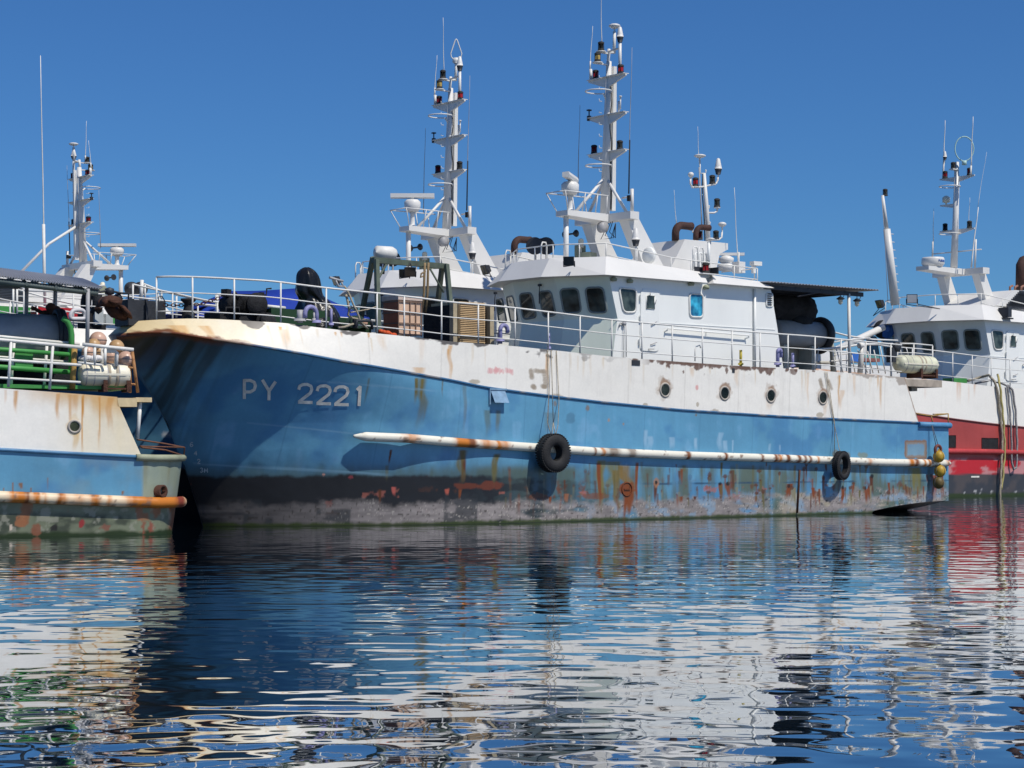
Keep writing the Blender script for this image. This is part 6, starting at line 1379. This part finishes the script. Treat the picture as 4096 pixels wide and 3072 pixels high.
b = MB(); b.bb(FE.U(3285, 1500, 2.5), FE.U(3400, 1404, 2.5) + Vector((0, 1.2, 0))); b.bb(FE.U(3400, 1500, 2.5), FE.U(3600, 1466, 2.5) + Vector((0, .6, 0))); b.tube([FE.U(3345, 1404, 2.4), FE.U(3345, 1385, 2.4)], .04, 6); b.build('deck_locker', mat('rust_spotted_white', (.78, .77, .74), .5, .12, 1.5, rust=.28, rustcol=(.50, .22, .07)), E_)
b = MB(); b.bb(FE.U(3405, 1450, 3.2), FE.U(3440, 1412, 3.2) + Vector((0, .6, 0)), mi=0); b.bb(FE.U(3440, 1434, 3.3), FE.U(3520, 1418, 3.3) + Vector((0, .6, 0)), mi=1); b.bb(FE.U(3440, 1444, 3.29), FE.U(3520, 1434, 3.29) + Vector((0, .6, 0)), mi=2); b.build('hatch_box', [PURPB, mat('teal_box', (.10, .28, .26), .5, .2, 3), mat('faded_red_box', (.24, .09, .08), .6, .2, 3)], E_)
b = MB()
for t in (-.02,):
    pts = dense([FE.U(x, y, -.08) for x, y in ((3500, 1803), (3793, 1805), (4000, 1808), (4150, 1812))], .2); b.tube(pts, .10, 12)
b.build('rub_rail', mat('worn_red_rail', (.46, .05, .05), .5, .3, 3, rust=.3, rustcol=(.5, .35, .33)), E_)
mpE = []
for i in range(120):
    s = -13.8 + i * .2; z = float(zB(np.array(s))); mpE.append(Vector((s, ht(s, z) - .01, z)))
MB().tube(mpE, .03, 6).build('sheer_moulding', mat('dark_red_moulding', (.10, .02, .02), .5, .2, 3), E_)
ss = list(np.linspace(-13, 9, 40)); railing(E_, [edge_pt(s) for s in ss], 1.05, list(range(0, 40, 2)), r=.022, rp=.02)
railing(E_, [edge_pt(s, .14, True) for s in ss[:26]], 1.05, list(range(0, 26, 2)), r=.022, rp=.02)
for x0_, y0_, x1_, y1_ in ((3780, 1741, 3822, 1790), (3926, 1752, 3992, 1797)):
    a, c = FE.U(x0_, y0_, 0), FE.U(x1_, y1_, 0); b = MB(); b.bb((a.x, -.012, c.z), (c.x, .2, a.z), mi=0); b.tube([Vector((a.x, -.014, a.z)), Vector((c.x, -.014, a.z)), Vector((c.x, -.014, c.z)), Vector((a.x, -.014, c.z))], .012, 4, True, mi=1); b.build('freeing_port', [NET, mat('dark_red_moulding', (0, 0, 0))], E_)
a, c = FE.U(3884, 1904, 0), FE.U(3916, 1910, 0); MB().bb((a.x, -.012, c.z), (c.x, .0, a.z)).build('draught_mark', LETT, E_)
# mast
ez = lambda x, y, t=3.5: FE.U(3400 + x * .4823, 400 + y * .4823, t)
b = MB(); b.tube([ez(862, 1390), ez(876, 1000), ez(886, 515)], [.14, .12, .085], 12); b.tube([ez(880, 1360), ez(892, 1000), ez(898, 620)], .05, 6)
q0, q1 = ez(600, 1392), ez(890, 1425); zp0, zp1 = q1.z - .14, q1.z + .09
b.loft([Vector((q0.x, t, z)) for t, z in ((3.2, zp0 + .08), (3.8, zp0 + .08), (3.8, zp1), (3.2, zp1))], [Vector((q1.x, t, z)) for t, z in ((3.15, zp0), (3.85, zp0), (3.85, zp1), (3.15, zp1))]); b.bb((q1.x + .002, 2.3, zp0), (q1.x + .4, 4.7, zp1 + .003))
for t0, sg in ((2.5, 1), (4.5, -1)):
    T = [Vector((q1.x + s, t0 + sg * e, zp0 + .05)) for s, e in ((.0, 0), (.42, 0), (.42, .35), (.0, .35))]; Bq = [Vector((q1.x + s, t0 + sg * e, 7.6)) for s, e in ((.75, 0), (1.4, 0), (1.4, .3), (.75, .3))]; b.loft(Bq, T)
mastE = b
zc = [ez(880, y).z for y in (575, 635, 855, 1072, 1258)]; sM = ez(885, 600).x
for zz, l in ((zc[1], .82), (zc[3], .82), (zc[4], 1.15)):
    for sg in (-1, 1):
        if zz != zc[4]: b.prism([Vector((sM, 3.5, zz - .22)), Vector((sM, 3.5, zz)), Vector((sM, 3.5 + sg * l, zz)), Vector((sM, 3.5 + sg * l, zz - .05))], (.05, 0, 0))
        else: b.tube([(sM, 3.5, zz), (sM, 3.5 + sg * l, zz)], .025, 6)
b.prism([Vector((sM, 3.5, zc[2] - .2)), Vector((sM, 3.5, zc[2])), Vector((sM, 4.3, zc[2])), Vector((sM, 4.3, zc[2] - .05))], (.05, 0, 0)); b.bb((sM - .35, 3.4, zc[0] - .04), (sM, 3.6, zc[0]))
mE = b.build('mast', WHITE, E_); fixnormals(mE)
for yy in (717, 1108): p = ez(820, yy); MB().ring((sM - .42, 3.5, p.z), .40, .02).build('safety_hoop', WHITE, mE)
nav_light(mE, (sM - .22, 3.5, zc[0]), DKG, .9)
for sg in (-.6, .55): nav_light(mE, (sM, 3.5 + sg, zc[1]), REDG, .95); nav_light(mE, (sM, 3.5 + sg, zc[3]), DKG, .95)
p = Vector((sM, 4.0, zc[2])); MB().lathe(p, [(.03, 0), (.04, .06), (.14, .08), (.15, .26), (.06, .33), (.001, .34)], 14).build('camera_dome', CREAM, mE)
p = ez(948, 405, 3.2); MB().ring(p, .36, .024, 'x', 32, 6, ry=1.3, rz=.9).tube([p + Vector((0, 0, -.46)), p + Vector((0, 0, -.62))], .09, 8).build('loop_antenna', mat('pale_teal_loop', (.42, .62, .58), .5, .1, 3), mE)
for xa, ya, xb, yb, t, r in ((778, 560, 785, 170, 4.3, .022), (1005, 560, 1017, 138, 2.8, .022), (692, 1180, 690, 900, 4.4, .014), (985, 1060, 990, 810, 2.9, .012), (1005, 1390, 1060, 890, 2.4, .028), (1060, 890, 1130, 430, 2.4, .008)): whip(mE, ez(xa, ya, t), ez(xb, yb, t), r, 0, RAILW)
for xa, ya, xb, yb, t in ((770, 660, 780, 480, 4.3), (998, 640, 1005, 545, 2.75), (684, 1300, 688, 1175, 4.4), (1036, 1390, 1044, 1155, 2.4)): MB().tube([ez(xa, ya, t), ez(xb, yb, t)], .035, 7).build('antenna_pole', RAILW, mE)
cone_ant(mE, ez(787, 480, 4.2), .7)
# radome with its blue maker's lettering
c = ez(688, 1350); c = Vector((c.x, 3.5, zp1 + .0)); b = MB(); Rr = .43
b.lathe(c, [(.2, .0), (.36, .02), (Rr, .12), (Rr, .30), (.40, .36), (.001, .39)], 28, mi=0); rdm = b.build('radome', WHITE, mE)
FONT2 = {'F': [[(0,1),(0,0),(1,0)],[(0,.5),(.8,.5)]], 'U': [[(0,0),(0,.8),(.5,1),(1,.8),(1,0)]], 'R': [[(0,1),(0,0),(.9,0),(1,.25),(.9,.5),(0,.5)],[(.5,.5),(1,1)]], 'N': [[(0,1),(0,0),(1,1),(1,0)]], 'O': [[(.5,0),(0,.3),(0,.7),(.5,1),(1,.7),(1,.3),(.5,0)]]}
b = MB()
for i, ch in enumerate('FURUNO'):
    for s_ in FONT2[ch]:
        pts = []
        for u, v in s_:
            an = -1.95 + (i * .13 + u * .095); pts.append(c + Vector(((Rr + .003) * math.cos(an), (Rr + .003) * math.sin(an), .255 - v * .085)))
        b.tube(pts, .011, 4)
b.build('maker_lettering', PURPB, rdm)
# derrick post, boom, louvred casing, stack, floodlights
b = MB(); b.tube([ez(375, 1700, 3.9), ez(305, 1070, 3.9)], [.17, .135], 14); b.tube([ez(305, 1075, 3.9), ez(270, 790, 3.9)], [.075, .055], 10)
for i in range(9): p = ez(388, 1640, 3.9).lerp(ez(330, 1110, 3.9), i / 8); b.tube([p, p + Vector((.22, 0, 0))], .015, 5)
dp = b.build('derrick_post', WHITE, E_); nav_light(dp, ez(292, 795, 3.9), DKG, .9)
MB().tube([ez(315, 1690, 3.9), ez(300, 1380, 3.9), ez(285, 1090, 3.9), ez(262, 800, 3.9)], .012, 5).build('stay_wire', GREYM, dp)
MB().tube([FE.U(3325, 1408, 4.5), FE.U(3532, 1310, 4.5)], .13, 12).tube([FE.U(3330, 1400, 4.6), FE.U(3500, 1322, 4.6)], .06, 8).build('cargo_boom', WHITE, E_)
b = MB(); sp = [FE.U(x, y, 1.6) for x, y in ((3985, 1222), (4060, 1160), (4200, 1170), (4200, 1240))]; b.prism(sp, (0, 2.6, 0), 0)
for i in range(9):
    y = 1172 + i * 7; xl = 4064 - i * 6.3; b.bb(FE.U(xl + 14, y + 3.2, 1.58), FE.U(4190, y, 1.58) + Vector((0, .02, 0)), mi=1)
cE = b.build('exhaust_casing', [WHITE, DGREY], E_); fixnormals(cE)
MB().tube([FE.U(4082, 1160, 2.8), FE.U(4084, 1060, 2.8), FE.U(4092, 1045, 2.8), FE.U(4110, 1038, 2.8)], .20, 14).build('exhaust_pipe', EXHST, E_)
for x in (4040, 4060, 4085): MB().tube([FE.U(x, 1162, 2.0), FE.U(x, 1148, 2.0), FE.U(x + 10, 1143, 2.0)], .045, 8).build('exhaust_pipe', mat('copper_pipe', (.30, .14, .09), .5, .2, 4), E_)
floodlight(E_, FE.U(3648, 1195, 2.0), (-.75, -.6, -.1), .36, mat('lamp_lens_grey', (.55, .56, .56), .2, .1, 3), arm=(.2, 2.2, 7.75)); floodlight(E_, FE.U(3520, 1215, 5.5), (-.9, .3, -.4), .36, YELG, arm=(.6, 5.7, 7.7))
b = MB(); p = FE.U(4020, 1250, .8); b.box(p, (.3, .4, .35), .2); b.bb(p + Vector((-.25, -.2, -.25)), p + Vector((.25, .3, -.2))); b.build('sidelight_screen', DGREY, E_)
c = FE.U(3543, 1318, 5.0); r_ = FE.thing('blue_buoy', 'blue and black round buoy hung beside the red ship wheelhouse end', 'buoy', c); MB().lathe((0, 0, 0), [(.1, -.18), (.33, -.14), (.36, 0), (.33, .12), (.14, .15), (.13, .1)], 24, 'y', rz=-.6).build('shell', PURPB, r_); MB().lathe((-.1, .1, 0), [(.02, -.2), (.34, -.16), (.36, -.05)], 24, 'y', rz=-.6).build('back', NET, r_)
b = MB(); b.tube([FE.U(x, y, 3.2) for x, y in ((3960, 1460), (3975, 1452), (3990, 1456))], .06, 6); b.build('deck_hose', GREYM, E_)
b = MB(); a = FE.U(3815, 1530, 1.0); b.bb(a, FE.U(3868, 1514, 1.0) + Vector((0, .5, 0))); b.build('hatch_box', GREEN, E_)
# mooring ropes draped over the red ship's side
gR = 'mooring ropes hanging down the red hull'
rope_thing(FE, ((3870, 1525), (3920, 1508), (3955, 1502), (3975, 1520), (3990, 1560), (4003, 1672), (4010, 1760), (4004, 1880), (4000, 1990), (4006, 2035)), (.9, .7, .3, .0, -.07, -.07, -.1, -.14, -.14, -.14), .050, ROPE, 'twisted tan mooring rope hanging to the water, leftmost on the red hull', 'rope', gR, wob=.015)
rope_thing(FE, ((3990, 1500), (4000, 1540), (4012, 1660), (4014, 1690), (4020, 1800), (4012, 1900), (4006, 1960)), (.3, .0, -.1, -.12, -.16, -.16, -.16), .045, mat('yellow_rope', (.42, .36, .14), .9, .3, 14), 'yellowish knotted rope beside the tan one on the red hull', 'rope', gR, wob=.02)
rope_thing(FE, ((3900, 1535), (3960, 1520), (4010, 1536), (4030, 1545), (4040, 1650), (4046, 1760), (4046, 1850), (4055, 1876), (4066, 1870), (4068, 1760), (4062, 1640), (4050, 1560), (4030, 1540)), (.8, .5, .1, -.07, -.08, -.12, -.12, -.14, -.12, -.12, -.08, -.07, .0), .042, mat('speckled_rope', (.30, .29, .29), .9, .5, 16), 'grey speckled rope hanging in a long loop, rightmost on the red hull', 'rope', gR, wob=.012)
